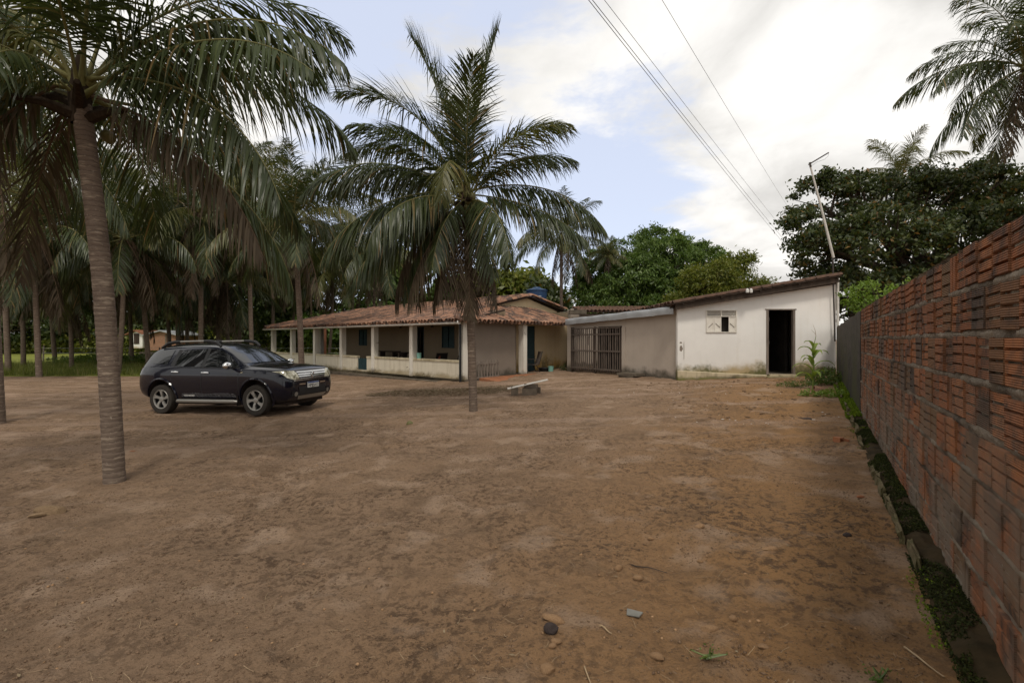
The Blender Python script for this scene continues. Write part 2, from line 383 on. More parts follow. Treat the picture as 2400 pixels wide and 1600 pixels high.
MAT = {}
def build_mats():
    m = MAT
    m['dirt'] = ground_mat()
    m['brick'] = brick_mat(); m['tile'] = tile_mat(); m['bark'] = trunk_mat()
    m['tile_old'] = simple('blackened_roof_tile', (0.17,0.095,0.065), (0.055,0.040,0.033), 2.2, 0.92, 0.1, 0.5)
    m['mortar'] = simple('rough_mortar', (0.31,0.255,0.195), (0.085,0.070,0.055), 2.6, 0.95, 0.1, 1.0, bscale=26, bdist=0.03)
    m['dark_wall'] = plaster_mat('weathered_render', (0.090,0.076,0.062), (0.026,0.023,0.019), 0.3, 2.4, (0.05,0.052,0.02), 0.5, scale=5.0)
    m['white_wall'] = plaster_mat('whitewash', (0.80,0.775,0.735), (0.42,0.33,0.19), 0.50, 0.92, (0.115,0.11,0.045), 0.10)
    m['plinth'] = plaster_mat('plinth_render', (0.52,0.44,0.30), (0.10,0.085,0.055), 0.28, 0.45, (0.16,0.15,0.05), 0.5)
    m['grey_wall'] = plaster_mat('bare_render', (0.43,0.365,0.305), (0.10,0.085,0.065), 0.32, 0.62, None, 0.05, scale=2.2)
    m['flank_wall'] = plaster_mat('shade_dark_render', (0.23,0.19,0.155), (0.08,0.068,0.052), 0.15, 0.5, None, 0.08, scale=2.2)  # bare grey-brown render, its colour darkened for the shade under the eave
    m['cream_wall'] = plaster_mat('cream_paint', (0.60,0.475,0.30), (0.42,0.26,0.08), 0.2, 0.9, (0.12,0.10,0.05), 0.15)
    m['inner_wall'] = plaster_mat('shaded_cream_paint', (0.25,0.195,0.13), (0.15,0.11,0.07), 0.1, 0.5, None, 0.2)  # cream paint darkened in colour so the porch interior looks shaded
    m['parapet'] = plaster_mat('porch_paint', (0.66,0.60,0.48), (0.34,0.28,0.18), 0.10, 0.34, (0.15,0.12,0.07), 0.45, peel=(0.215,0.175,0.135), peel_t=0.665)
    m['cap'] = plaster_mat('parapet_cap', (0.60,0.53,0.38), (0.22,0.175,0.09), 0.6, 0.9, None, 0.7)
    m['column'] = plaster_mat('column_paint', (0.70,0.66,0.58), (0.30,0.245,0.17), 0.05, 0.35, (0.06,0.055,0.035), 0.35, peel=(0.24,0.20,0.155), peel_t=0.66)
    m['concrete'] = simple('old_concrete', (0.17,0.14,0.108), (0.075,0.063,0.048), 2.5, 0.95, 0.1, 0.6)
    m['terracotta'] = simple('terracotta_floor', (0.36,0.15,0.07), (0.25,0.105,0.055), 4, 0.8, 0.25, 0.3)
    m['wood_dark'] = simple('weathered_wood', (0.075,0.055,0.042), (0.035,0.027,0.022), 5, 0.9, 0.1, 0.6, stretch=(1,1,0.2))
    m['wood_grey'] = simple('grey_wood', (0.26,0.215,0.18), (0.115,0.095,0.08), 7, 0.9, 0.12, 0.6, stretch=(2,2,0.25))
    m['wood_white'] = simple('old_white_paint', (0.74,0.70,0.63), (0.63,0.585,0.51), 6, 0.7, 0.25, 0.2)
    m['kerb_stone'] = simple('mossy_kerb', (0.20,0.155,0.095), (0.075,0.07,0.03), 5, 0.95, 0.1, 0.8, bscale=30)
    m['wood_gate'] = simple('gate_wood', (0.17,0.135,0.11), (0.075,0.06,0.05), 7, 0.9, 0.12, 0.6, stretch=(2,2,0.25))
    m['teal'] = simple('teal_paint', (0.022,0.055,0.062), (0.014,0.034,0.040), 4, 0.6, 0.3, 0.2)
    m['zinc'] = simple('galvanised_sheet', (0.40,0.41,0.42), (0.31,0.32,0.33), 2, 0.5, 0.5, 0.15, metal=0.35)
    m['pvc'] = simple('white_pipe', (0.62,0.60,0.56), (0.45,0.43,0.39), 4, 0.45, 0.4, 0.05)
    m['black'] = simple('black_plastic', (0.016,0.016,0.017), (0.011,0.011,0.012), 9, 0.55, 0.35, 0.1)
    m['void'] = simple('room_shade', (0.05,0.043,0.036), (0.03,0.026,0.022), 3, 0.95, 0.05, 0.0)  # near-black colour standing in for the shade of unlit rooms
    m['iron'] = simple('dark_iron', (0.030,0.028,0.027), (0.05,0.035,0.028), 14, 0.6, 0.4, 0.2)
    m['tank'] = simple('blue_polyethylene', (0.018,0.055,0.135), (0.014,0.040,0.10), 3, 0.45, 0.4, 0.05)
    m['mint'] = simple('mint_plastic', (0.22,0.45,0.38), (0.17,0.36,0.31), 5, 0.5, 0.4, 0.05)
    m['white_plastic'] = simple('white_plastic', (0.72,0.71,0.68), (0.6,0.59,0.56), 5, 0.5, 0.4, 0.05)
    m['red_cloth'] = simple('orange_cloth', (0.50,0.16,0.10), (0.4,0.12,0.08), 8, 0.9, 0.1, 0.2)
    m['stone'] = simple('sandstone', (0.38,0.24,0.13), (0.24,0.14,0.075), 9, 0.9, 0.2, 0.8, bscale=40)
    m['stone_dark'] = simple('dark_stone', (0.075,0.055,0.050), (0.045,0.036,0.034), 9, 0.85, 0.2, 0.8, bscale=40)
    m['stone_grey'] = simple('pale_chip', (0.20,0.195,0.175), (0.14,0.135,0.12), 9, 0.85, 0.2, 0.4)
    m['husk'] = simple('coconut_husk', (0.36,0.25,0.15), (0.20,0.135,0.08), 7, 0.9, 0.15, 0.9, stretch=(0.5,4,4), bscale=30)
    m['straw'] = simple('straw', (0.42,0.31,0.19), (0.24,0.17,0.10), 7, 0.9, 0.15, 0.0)
    m['clod'] = simple('soil_clod', (0.20,0.13,0.082), (0.105,0.067,0.042), 9, 0.95, 0.1, 0.7, bscale=60)
    m['leaf_litter'] = leaf_mat('leaf_litter', (0.10,0.075,0.045), (0.19,0.14,0.085), (0.30,0.235,0.15), 0.1, 0.6, 0.03)
    m['frond'] = leaf_mat('frond_green', (0.024,0.036,0.012), (0.045,0.062,0.019), (0.085,0.102,0.032), 0.30, 0.42, 0.09, (0.22,0.15,0.06))
    m['frond_y'] = leaf_mat('frond_yellow_green', (0.055,0.065,0.017), (0.095,0.100,0.027), (0.15,0.138,0.042), 0.34, 0.45, 0.08, (0.22,0.15,0.06))
    m['frond_dead'] = leaf_mat('frond_dead', (0.050,0.037,0.024), (0.085,0.064,0.042), (0.140,0.108,0.072), 0.2, 0.6, 0.03)
    m['rachis'] = simple('leaf_stalk', (0.19,0.18,0.06), (0.115,0.105,0.04), 3, 0.6, 0.3, 0.1)
    m['rachis_dead'] = simple('dead_leaf_stalk', (0.15,0.10,0.065), (0.085,0.058,0.04), 3, 0.85, 0.15, 0.2)
    m['fibre'] = simple('palm_fibre', (0.055,0.040,0.027), (0.025,0.018,0.013), 12, 0.95, 0.08, 0.8, stretch=(3,3,0.4))
    m['coconut'] = simple('green_coconut', (0.135,0.130,0.038), (0.085,0.075,0.03), 4, 0.5, 0.35, 0.1)
    m['mango'] = leaf_mat('mango_leaf', (0.048,0.088,0.018), (0.090,0.150,0.030), (0.150,0.205,0.045), 0.30, 0.45, 0.07)
    m['light_leaf'] = leaf_mat('pale_tree_leaf', (0.085,0.115,0.020), (0.150,0.175,0.030), (0.25,0.24,0.05), 0.38, 0.45, 0.06)
    m['dark_leaf'] = leaf_mat('jackfruit_leaf', (0.026,0.040,0.014), (0.052,0.074,0.022), (0.115,0.130,0.038), 0.26, 0.38, 0.10, (0.20,0.115,0.03))
    m['far_leaf'] = leaf_mat('wood_leaf', (0.024,0.038,0.012), (0.046,0.068,0.020), (0.090,0.112,0.034), 0.25, 0.5, 0.05)
    m['weed'] = leaf_mat('weed_leaf', (0.045,0.075,0.014), (0.085,0.135,0.024), (0.16,0.20,0.045), 0.35, 0.45, 0.07)
    m['shrub'] = leaf_mat('young_shrub_leaf', (0.10,0.17,0.025), (0.16,0.25,0.035), (0.25,0.33,0.06), 0.4, 0.45, 0.07)
    m['corn'] = leaf_mat('corn_leaf', (0.12,0.17,0.035), (0.19,0.26,0.05), (0.30,0.36,0.09), 0.35, 0.45, 0.07)
    m['grass'] = leaf_mat('grass_blade', (0.075,0.095,0.022), (0.120,0.140,0.030), (0.19,0.20,0.05), 0.35, 0.5, 0.04, (0.26,0.21,0.10))
    m['moss'] = leaf_mat('moss', (0.055,0.085,0.010), (0.115,0.17,0.014), (0.20,0.27,0.02), 0.2, 0.7, 0.02)
    m['moss_dark'] = leaf_mat('dark_moss', (0.016,0.019,0.008), (0.030,0.036,0.011), (0.062,0.074,0.016), 0.15, 0.7, 0.02)
    m['soil'] = simple('damp_soil', (0.060,0.040,0.020), (0.026,0.020,0.010), 6, 0.95, 0.1, 0.9, bscale=30)
    m['treebark'] = simple('tree_bark', (0.105,0.082,0.062), (0.05,0.04,0.032), 5, 0.95, 0.1, 0.8, stretch=(3,3,0.6))
    m['lawn'] = simple('grassy_soil', (0.215,0.235,0.050), (0.130,0.140,0.036), 0.6, 0.95, 0.05, 0.4, bscale=9)
    m['far_brick'] = simple('far_brick', (0.30,0.135,0.075), (0.20,0.095,0.06), 2.5, 0.9, 0.1, 0.3)
    m['cable'] = simple('cable_sheath', (0.10,0.10,0.10), (0.07,0.07,0.07), 3, 0.6, 0.2, 0.0)
    # car
    t = NT('car_paint'); t.bsdf((0.0030,0.0040,0.0110), 0.16, 0.25, None, 0.0, **{'Coat Weight': 0.60, 'Coat Roughness': 0.015}); m['paint'] = t.mat
    t = NT('car_glass'); t.bsdf((0.006,0.007,0.008), 0.02, 0.45, None, 0.0, **{'Coat Weight': 0.35, 'Coat Roughness': 0.01}); m['glass'] = t.mat
    t = NT('chrome'); t.bsdf((0.72,0.72,0.72), 0.14, 0.5, None, 1.0); m['chrome'] = t.mat
    t = NT('satin_aluminium'); t.bsdf((0.30,0.29,0.265), 0.45, 0.5, t.bump(t.noise(t.co(), 30, 4), 0.05, 0.005), 0.6); m['alu'] = t.mat
    t = NT('lamp_lens'); n = t.noise(t.mapping(t.co(), (1,3,2)), 8, 3, 0.6)
    t.bsdf(t.ramp(n, [(0.35, (0.20,0.19,0.125)), (0.5, (0.48,0.46,0.34)), (0.62, (0.75,0.74,0.62))]), 0.12, 0.6, None, 0.25, **{'Coat Weight': 1.0, 'Coat Roughness': 0.03}); m['lens'] = t.mat
    t = NT('red_lens'); t.bsdf((0.20,0.012,0.010), 0.15, 0.6, None, 0.0, **{'Coat Weight': 1.0}); m['redlens'] = t.mat
    t = NT('dusty_rubber'); n = t.noise(t.co(), 8, 5, 0.6); t.bsdf(t.mix(n, (0.018,0.017,0.016), (0.050,0.042,0.034)), 0.85, 0.2, t.bump(t.noise(t.co(), 40, 3), 0.3, 0.01)); m['rubber'] = t.mat
    m['mud'] = simple('dusty_underbody', (0.045,0.034,0.027), (0.022,0.018,0.016), 5, 0.9, 0.1, 0.3)
    m['plate'] = simple('plate_white', (0.70,0.70,0.68), (0.6,0.6,0.58), 5, 0.5, 0.4, 0.0)
    m['plate_blue'] = simple('plate_blue', (0.02,0.06,0.22), (0.02,0.05,0.18), 5, 0.5, 0.4, 0.0)
    m['decal'] = simple('grey_decal', (0.16,0.16,0.17), (0.08,0.08,0.085), 9, 0.5, 0.3, 0.0)
build_mats()
# ------------------------------------------------------------------ ground
def graded(lo, hi, c0, c1, d0, grow):
    a = [c0]
    while a[-1] < c1: a.append(a[-1]+d0)
    d = d0
    while a[-1] < hi: d *= grow; a.append(a[-1]+d)
    b = [c0]; d = d0
    while b[-1] > lo: d *= grow; b.append(b[-1]-d)
    return np.array(b[:0:-1]+a)
def relief(x, y):
    """small-scale lumps of trodden soil, fading with distance"""
    r = np.hypot(x, y)
    h = (fbm(x*0.9, y*0.9, 3, 5)-0.45)*0.07+(fbm(x*2.0+9, y*2.0, 2, 15)-0.45)*0.05
    b = fbm(x*3.1, y*3.1, 4, 21); h += np.clip(b-0.47, 0, 1)*0.12
    c = fbm(x*9.0, y*9.0, 3, 41); h += (c-0.45)*0.045; e = fbm(x*17.0, y*17.0, 2, 91); h += np.clip(e-0.45, 0, 1)*0.05*np.clip(1.3-r/9, 0, 1)
    d = fbm(x*5.5+40, y*5.5, 2, 61); h -= np.clip(d-0.52, 0, 1)*0.09       # heel marks
    # wheel ruts curving from the left edge towards the car and the gate
    for yc, a0 in ((9.4, .02), (10.9, .02), (7.3, -.05)):
        q = y-(yc+.035*(x+6)+a0*(x+6)**2*.12+.25*np.sin(x*.45)); h = h-.035*np.exp(-(q/.16)**2)*np.clip((2-x)/4, 0, 1)+.016*np.exp(-((np.abs(q)-.30)/.10)**2)*np.clip((2-x)/4, 0, 1)
    return h*np.clip(1.15-r/45, 0.2, 1)
def footprints(X, Y, Z, xs, ys):
    """shoe marks trodden along a few wandering lines"""
    rnd = random.Random(17)
    for k in range(13):
        x, y, a = rnd.uniform(-5, 3), rnd.uniform(2, 9), rnd.uniform(0, 6.28)
        for j in range(16):
            a += rnd.gauss(0, .16); x += math.cos(a)*.62; y += math.sin(a)*.62; s = (-1)**j*.10
            px, py = x-math.sin(a)*s, y+math.cos(a)*s
            if y < 1.3 or (px-1.499)*WNX+(py-1.0)*WNY < .5: continue
            i0, i1 = np.searchsorted(xs, (px-.3, px+.3)); j0, j1 = np.searchsorted(ys, (py-.3, py+.3))
            if i1 <= i0 or j1 <= j0: continue
            dx = X[j0:j1, i0:i1]-px; dy = Y[j0:j1, i0:i1]-py
            u = (dx*math.cos(a)+dy*math.sin(a))/.145; v = (-dx*math.sin(a)+dy*math.cos(a))/.060; q = np.sqrt(u*u+v*v)
            Z[j0:j1, i0:i1] += -.016*np.clip(1.25-q, 0, .5)*2+.010*np.exp(-((q-1.35)/.22)**2)
WNX, WNY = -0.8505, 0.526
def build_ground():
    xs = graded(-900, 900, -6.5, 5.5, 0.038, 1.045); ys = graded(-250, 1200, 1.4, 9.0, 0.036, 1.030)
    X, Y = np.meshgrid(xs, ys)
    Z = gbase(X, Y)+relief(X, Y)
    footprints(X, Y, Z, xs, ys)
    nx, ny = len(xs), len(ys)
    i = np.arange(ny-1)[:, None]*nx+np.arange(nx-1)[None, :]
    f = np.stack([i, i+1, i+nx+1, i+nx], -1).reshape(-1, 4)
    me = mesh_np('ground', np.stack([X, Y, Z], -1).reshape(-1, 3), f, [MAT['dirt']], True)
    o = link('ground', me); tag(o, 'bare brown earth yard with trodden lumps and faint wheel tracks', kind='structure')
build_ground()
def GR(x, y): return G(x, y)+float(relief(np.array(float(x)), np.array(float(y))))

def blades(n, xy, hmin, hmax, w, lean=0.5, zoff=0.0, segs=2, rng=RNG):
    """grass blades: (n,2) foot points -> verts, faces"""
    x, y = xy[:, 0], xy[:, 1]; n = len(x)
    z = gbase(x, y)+relief(x, y)+zoff
    az = rng.uniform(0, 2*np.pi, n); h = rng.uniform(hmin, hmax, n); ln = rng.uniform(0.1, lean, n)*h
    side = np.stack([-np.sin(az), np.cos(az), np.zeros(n)], -1)*w/2
    base = np.stack([x, y, z], -1)
    V = []
    for k in range(segs+1):
        t = k/segs
        c = base+np.stack([np.cos(az)*ln*t*t, np.sin(az)*ln*t*t, h*t], -1)
        ww = 1-t*0.92
        V += [c-side*ww, c+side*ww]
    V = np.stack(V, 1); m = V.shape[1]
    o = np.arange(n)[:, None]*m
    Fc = [np.concatenate([o+2*k, o+2*k+1, o+2*k+3, o+2*k+2], 1) for k in range(segs)]
    return V.reshape(-1, 3), np.concatenate(Fc, 0)

def leaves(cent, size, rng, ratio=0.42, down=0.25, spread=1.0, out=None, outw=0.0, fold=0.12):
    """one diamond blade per centre"""
    n = len(cent)
    d = rng.normal(size=(n, 3))*spread; d[:, 2] -= down
    if out is not None: d = d+out*outw
    d = norm(d)
    w = norm(np.cross(d, rng.normal(size=(n, 3)))); nn = np.cross(d, w)
    L = (size*rng.uniform(0.65, 1.25, n))[:, None]
    V = np.stack([cent-d*L*0.5, cent+w*L*ratio*0.5+nn*L*fold, cent+d*L*0.5, cent-w*L*ratio*0.5+nn*L*fold], 1)
    o = np.arange(n)[:, None]*4
    return V.reshape(-1, 3), o+np.arange(4)[None, :]
def join_np(parts):
    V = []; Fc = []; o = 0
    for v, f in parts:
        V.append(v); Fc.append(np.asarray(f)+o); o += len(v)
    return np.concatenate(V), np.concatenate(Fc)

def build_lawn():
    # field beyond the yard, 1 cm over the dirt, its front edge ragged
    xs = np.concatenate([np.linspace(-700, -125, 30), np.linspace(-120, 30, 120)]); t = np.linspace(0, 1, 60)**2.2
    X = []; 
    for x in xs:
        y0 = 22.6+0.05*(x+20)+1.0*(float(fbm(np.array(x*0.5), np.array(2.0), 3, 9))-0.5)
        if x > -9: y0 = 34.0
        X.append([(x, y0+(820-y0)*q**1.6) for q in t])
    P = np.array(X); Z = gbase(P[..., 0], P[..., 1])+relief(P[..., 0], P[..., 1])+0.02
    nx, ny = P.shape[:2]
    i = np.arange(nx-1)[:, None]*ny+np.arange(ny-1)[None, :]
    f = np.stack([i, i+ny, i+ny+1, i+1], -1).reshape(-1, 4)
    tag(link('lawn', mesh_np('lawn', np.concatenate([P, Z[..., None]], -1).reshape(-1, 3), f, [MAT['lawn']], True)), 'green field behind the palms', kind='structure')
    n = 34000
    x = RNG.uniform(-34, -5, n); y = 22.7+RNG.random(n)**1.6*22+0.05*(x+20)
    k = (fbm(x*0.6, y*0.6, 3, 77) > 0.30) & ~((x > -9) & (y < 34)); 
    v, f = blades(0, np.stack([x, y], -1)[k], 0.10, 0.42, 0.022, 0.7, 0.01)
    tag(link('grass', mesh_np('grass', v, f, [MAT['grass']])), 'short field grass growing under the palms', 'grass', kind='stuff')
build_lawn()

# ------------------------------------------------------------------ boundary wall on the right
WD = Vector((0.526, 0.8505, 0)).normalized(); WN = Vector((-WD.y, WD.x, 0))     # along / towards the yard
def WP(s, off=0.0, z=0.0):  # s = metres along, starting at depth 1.0
    return Vector((1.499, 1.0, 0))+WD*s+WN*off+Vector((0, 0, z))
W_TOP = 2.135; W_BRICK_END = 8.55
def brick_mesh(name, w=0.225, h=0.212, bands=4, vertical=False):
    mb = MB(); d = 0.095; g = 0.017; gd = 0.020; H = w if vertical else h; B = h if vertical else w
    prof = [(0.0, 0.0)]; bh = (H-(bands-1)*g)/bands; z = 0
    pr = []
    for k in range(bands):
        pr += [(z, 0.0), (z+bh, 0.0)]; z += bh
        if k < bands-1: pr += [(z+g*0.25, gd), (z+g*0.75, gd)]; z += g
    for (a, da), (b, db) in zip(pr[:-1], pr[1:]):
        q = [(-B/2, da, a), (B/2, da, a), (B/2, db, b), (-B/2, db, b)]
        if vertical: q = [(p[2]-H/2, p[1], p[0]+B/2) for p in q]
        mb.add(q, [(0,1,2,3)])
    q = [(-B/2, 0, 0), (B/2, 0, 0), (B/2, d, 0), (-B/2, d, 0), (-B/2, 0, H), (B/2, 0, H), (B/2, d, H), (-B/2, d, H)]
    if vertical: q = [(p[2]-H/2, p[1], p[0]+B/2) for p in q]
    mb.add(q, [(0,1,2,3), (4,7,6,5), (0,3,7,4), (1,5,6,2), (2,6,7,3)])
    return mb.mesh(name, MAT['brick'], fix=False)
def build_brick_wall():
    root = thing('brick_wall', WP(0, 0, 0), 'tall wall of ribbed red hollow bricks with mouldy mortar along the yard', 'wall')
    rot = math.atan2(WD.y, WD.x)+math.pi      # local +y points into the wall when x runs back along it
    mh = brick_mesh('brick'); mv = brick_mesh('brick', 0.118, 0.212, 2, True); m3 = brick_mesh('brick', bands=3)
    z0 = 0.145; pitch = 0.2495; rnd = random.Random(5); cnt = 0
    for c in range(8):
        s = -0.05-rnd.random()*0.2
        while s < W_BRICK_END:
            vert = rnd.random() < 0.05 and cnt > 6
            w = 0.118 if vert else 0.225*rnd.uniform(0.86, 1.12)
            if s+w > W_BRICK_END: w = W_BRICK_END-s
            if w > 0.05:
                me = mv if vert else (m3 if rnd.random() < 0.15 else mh)
                ctr = WP(s+w/2, 0.006+rnd.uniform(-0.005, 0.009), z0+c*pitch+rnd.uniform(-0.010, 0.010)+0.010*math.sin(s*1.3+c))
                o = link('brick', me, root, ctr, (rnd.uniform(-0.02, 0.02), rnd.uniform(-0.03, 0.03), rot+rnd.uniform(-0.012, 0.012)), (w/(0.118 if vert else 0.225), 1, 1))
                cnt += 1
            s += w+rnd.uniform(0.002, 0.013)
    # mortar core with squeezed, ragged joints
    ns, nz = 420, 110
    S = np.linspace(0, W_BRICK_END, ns); Zs = np.linspace(0.02, W_TOP-0.02, nz); A, B = np.meshgrid(S, Zs)
    row = (B-z0)/pitch; fr = row-np.floor(row); joint = np.where((fr > 0.86) & (B > z0), 1.0, 0.0)
    off = -0.010+joint*(0.010+0.03*(fbm(A*5, B*5, 3, 44)-0.35))+(fbm(A*16, B*16, 4, 3)-0.45)*0.035+np.clip(fbm(A*3, B*5, 3, 8)-0.5, 0, 1)*0.05*joint
    off = np.where(B < 0.20, off+0.012, off)
    P = np.array(WP(0))[None, None]+A[..., None]*np.array(WD)+off[..., None]*np.array(WN); P[..., 2] += B
    i = np.arange(nz-1)[:, None]*ns+np.arange(ns-1)[None, :]
    f = np.stack([i, i+ns, i+ns+1, i+1], -1).reshape(-1, 4)
    link('mortar', mesh_np('mortar', P.reshape(-1, 3), f, [MAT['mortar']], True), root)
    mb = MB(); b = [WP(0, -0.12), WP(W_BRICK_END, -0.12), WP(W_BRICK_END, -0.045), WP(0, -0.045)]
    mb.hexa([p+Vector((0,0,-0.1)) for p in b]+[p+Vector((0,0,W_TOP-0.03)) for p in b]); mb.build('core', MAT['mortar'], root)
    # rendered continuation up to the white house
    root2 = thing('rendered_wall', WP(W_BRICK_END+0.01), 'dark mouldy rendered wall between the brick wall and the white house', 'wall')
    mb = MB(); n = 14; s1 = 17.15
    for k in range(n):
        a = W_BRICK_END+0.01+(s1-W_BRICK_END-0.01)*k/n; b_ = W_BRICK_END+0.01+(s1-W_BRICK_END-0.01)*(k+1)/n
        za = W_TOP-0.05-0.006*k+0.02*math.sin(k*2.1); zb = W_TOP-0.05-0.006*(k+1)+0.02*math.sin((k+1)*2.1)
        q = [WP(a, -0.13), WP(b_, -0.13), WP(b_, 0.018), WP(a, 0.018)]
        mb.hexa(q+[q[0]+Vector((0,0,za)), q[1]+Vector((0,0,zb)), q[2]+Vector((0,0,zb)), q[3]+Vector((0,0,za))])
    mb.build('wall_panel', MAT['dark_wall'], root2)
    # footing kerb with edge stones, soil and moss
    root3 = thing('wall_footing', WP(0, 0.2), 'low mossy footing of edge stones and dark soil below the brick wall', 'kerb')
    S = np.linspace(-0.3, 16.2, 500); W = np.linspace(-0.03, 0.17, 16); A, B = np.meshgrid(S, W)
    px = np.array(WP(0)); P = px[None, None]+A[..., None]*np.array(WD)+B[..., None]*np.array(WN)
    gz = gbase(P[..., 0], P[..., 1]); prof = 0.062-np.clip((B-0.08)/0.09, 0, 1)*0.05
    P[..., 2] = gz+prof+(fbm(A*9, B*9, 4, 13)-0.45)*0.07
    i = np.arange(15)[:, None]*500+np.arange(499)[None, :]
    link('soil_strip', mesh_np('soil_strip', P.reshape(-1, 3), np.stack([i, i+1, i+501, i+500], -1).reshape(-1, 4), [MAT['soil']], True), root3)
    s = 0.0
    stones = []
    for v in range(4):
        mb = MB(); mb.obox((0,0,0), (1.0, 0.035, 0.13)); me = mb.mesh('edge_stone', MAT['kerb_stone'])
        bm = bmesh.new(); bm.from_mesh(me); bmesh.ops.subdivide_edges(bm, edges=bm.edges[:], cuts=2, use_grid_fill=True)
        for q in bm.verts: q.co += Vector((random.uniform(-.03,.03), random.uniform(-.008,.008), random.uniform(-.012,.012)))
        bm.to_mesh(me); bm.free(); stones.append(me)
    rnd = random.Random(3)
    while s < 15.5:
        w = rnd.uniform(0.22, 0.5)
        if rnd.random() > 0.28:
            p = WP(s+w/2, 0.160+rnd.uniform(-0.012, 0.018)); p.z = G(p.x, p.y)+rnd.uniform(-0.01, 0.03)
            link('edge_stone', rnd.choice(stones), root3, p, (rnd.uniform(-.2,.2), rnd.uniform(-.04,.04), math.atan2(WD.y, WD.x)+rnd.uniform(-.06,.06)), (w*0.93, 1, 1))
        s += w
    def mossy(n, s0, s1, size, mat, name, wlo=0.0, whi=0.30, zz=0.02, thr=0.42, seed=1, flat=0.5):
        r = np.random.default_rng(seed); s = r.uniform(s0, s1, n); w = r.uniform(wlo, whi, n)
        k = fbm(s*2.2, w*4, 3, seed) > thr; s, w = s[k], w[k]
        P = np.array(WP(0))[None]+s[:, None]*np.array(WD)+w[:, None]*np.array(WN)
        P[:, 2] = gbase(P[:, 0], P[:, 1])+0.066-np.clip((w-0.08)/0.09, 0, 1)*0.06+r.uniform(0, zz, len(s))
        v, f = leaves(P, size, r, 0.6, -0.4, 0.8)
        o = link(name, mesh_np(name, v, f, [mat]), root3); o['kind'] = 'stuff'
    mossy(36000, -0.2, 8.2, 0.016, MAT['moss_dark'], 'dark_moss', 0.0, 0.19, 0.018, seed=4, thr=0.40)
    mossy(6000, 0.3, 8.4, 0.018, MAT['moss'], 'moss', 0.02, 0.24, 0.02, 0.55, seed=6)
    mossy(16000, 8.3, 13.8, 0.032, MAT['moss'], 'bright_moss', 0.0, 0.22, 0.05, 0.34, seed=9)
    mossy(900, 0.3, 8.4, 0.028, MAT['weed'], 'seedling_leaves', 0.02, 0.28, 0.06, 0.62, seed=12)
build_brick_wall()

# ------------------------------------------------------------------ roof tile pieces
def tile_mesh(name, L=0.46, r0=0.092, r1=0.076, n=6, t=0.012, inv=False):
    """half barrel, long axis +x (downhill end at x=0, wider)"""
    v = []; f = []
    for k, (x, r) in enumerate(((0.0, r0), (L, r1))):
        for rr in (r, r-t):
            for j in range(n+1):
                a = math.pi*j/n; v.append((x, -rr*math.cos(a), (rr*math.sin(a)-0.03)*(-1 if inv else 1)))
    m = n+1
    for j in range(n):
        f += [(j, j+1, 2*m+j+1, 2*m+j), (m+j, 3*m+j, 3*m+j+1, m+j+1), (j, m+j, m+j+1, j+1)]
    mb = MB(); mb.add(v, f); return mb.mesh(name, MAT['tile'], True, fix=False)

def tile_field(root, origin, ex, up, nrm_, ncol, nrow, keep, pitch=0.20, row=0.37, seed=1, maxn=300, mat='tile'):
    """cap tiles laid on a plane: ex along the eave, up uphill. keep(a,b) filters; nearest ones become objects"""
    rnd = random.Random(seed); me = tile_mesh('roof_tile'); mi = tile_mesh('channel_tile', inv=True)
    for q in (me, mi): q.materials.clear(); q.materials.append(MAT[mat])
    B = Matrix((up, ex.cross(up)*0+nrm_.cross(up), nrm_)).transposed()
    items = []; chan = []
    for i in range(ncol):
        for j in range(nrow):
            a = i*pitch; b = j*row
            if not keep(a, b): continue
            p = origin+ex*(a+rnd.uniform(-.012,.012))+up*(b+rnd.uniform(-.03,.03))+nrm_*(0.035+0.012*rnd.random())
            rot = B @ Matrix.Rotation(rnd.uniform(-.06,.06), 3, 'Z') @ Matrix.Rotation(-0.035+rnd.uniform(-.02,.02), 3, 'Y')
            items.append((p, rot))
            p2 = origin+ex*(a+pitch/2)+up*(b+rnd.uniform(-.03,.03))+nrm_*0.005
            chan.append((p2, B @ Matrix.Rotation(-0.03, 3, 'Y')))
    items.sort(key=lambda q: (q[0]-Vector((0,0,CAM_H))).length)
    for p, rot in items[:maxn]:
        M4 = rot.to_4x4(); o = link('roof_tile', me, root); o.matrix_parent_inverse = Matrix.Translation(-root.location) @ Matrix.Identity(4)
        o.location = p; o.rotation_euler = rot.to_euler()
    def bake(lst, m, nm):
        if not lst: return
        bv = np.array([q.co for q in m.vertices]); bf = np.array([list(q.vertices) for q in m.polygons])
        V = np.concatenate([bv @ np.array(r).T+np.array(p) for p, r in lst]); 
        Fc = np.concatenate([bf+k*len(bv) for k in range(len(lst))])
        o = link(nm, mesh_np(nm, V, Fc, [MAT[mat]], True), root); o['kind'] = 'stuff'
    bake(items[maxn:], me, 'roof_tiles_beyond'); bake(chan, mi, 'channel_tiles')

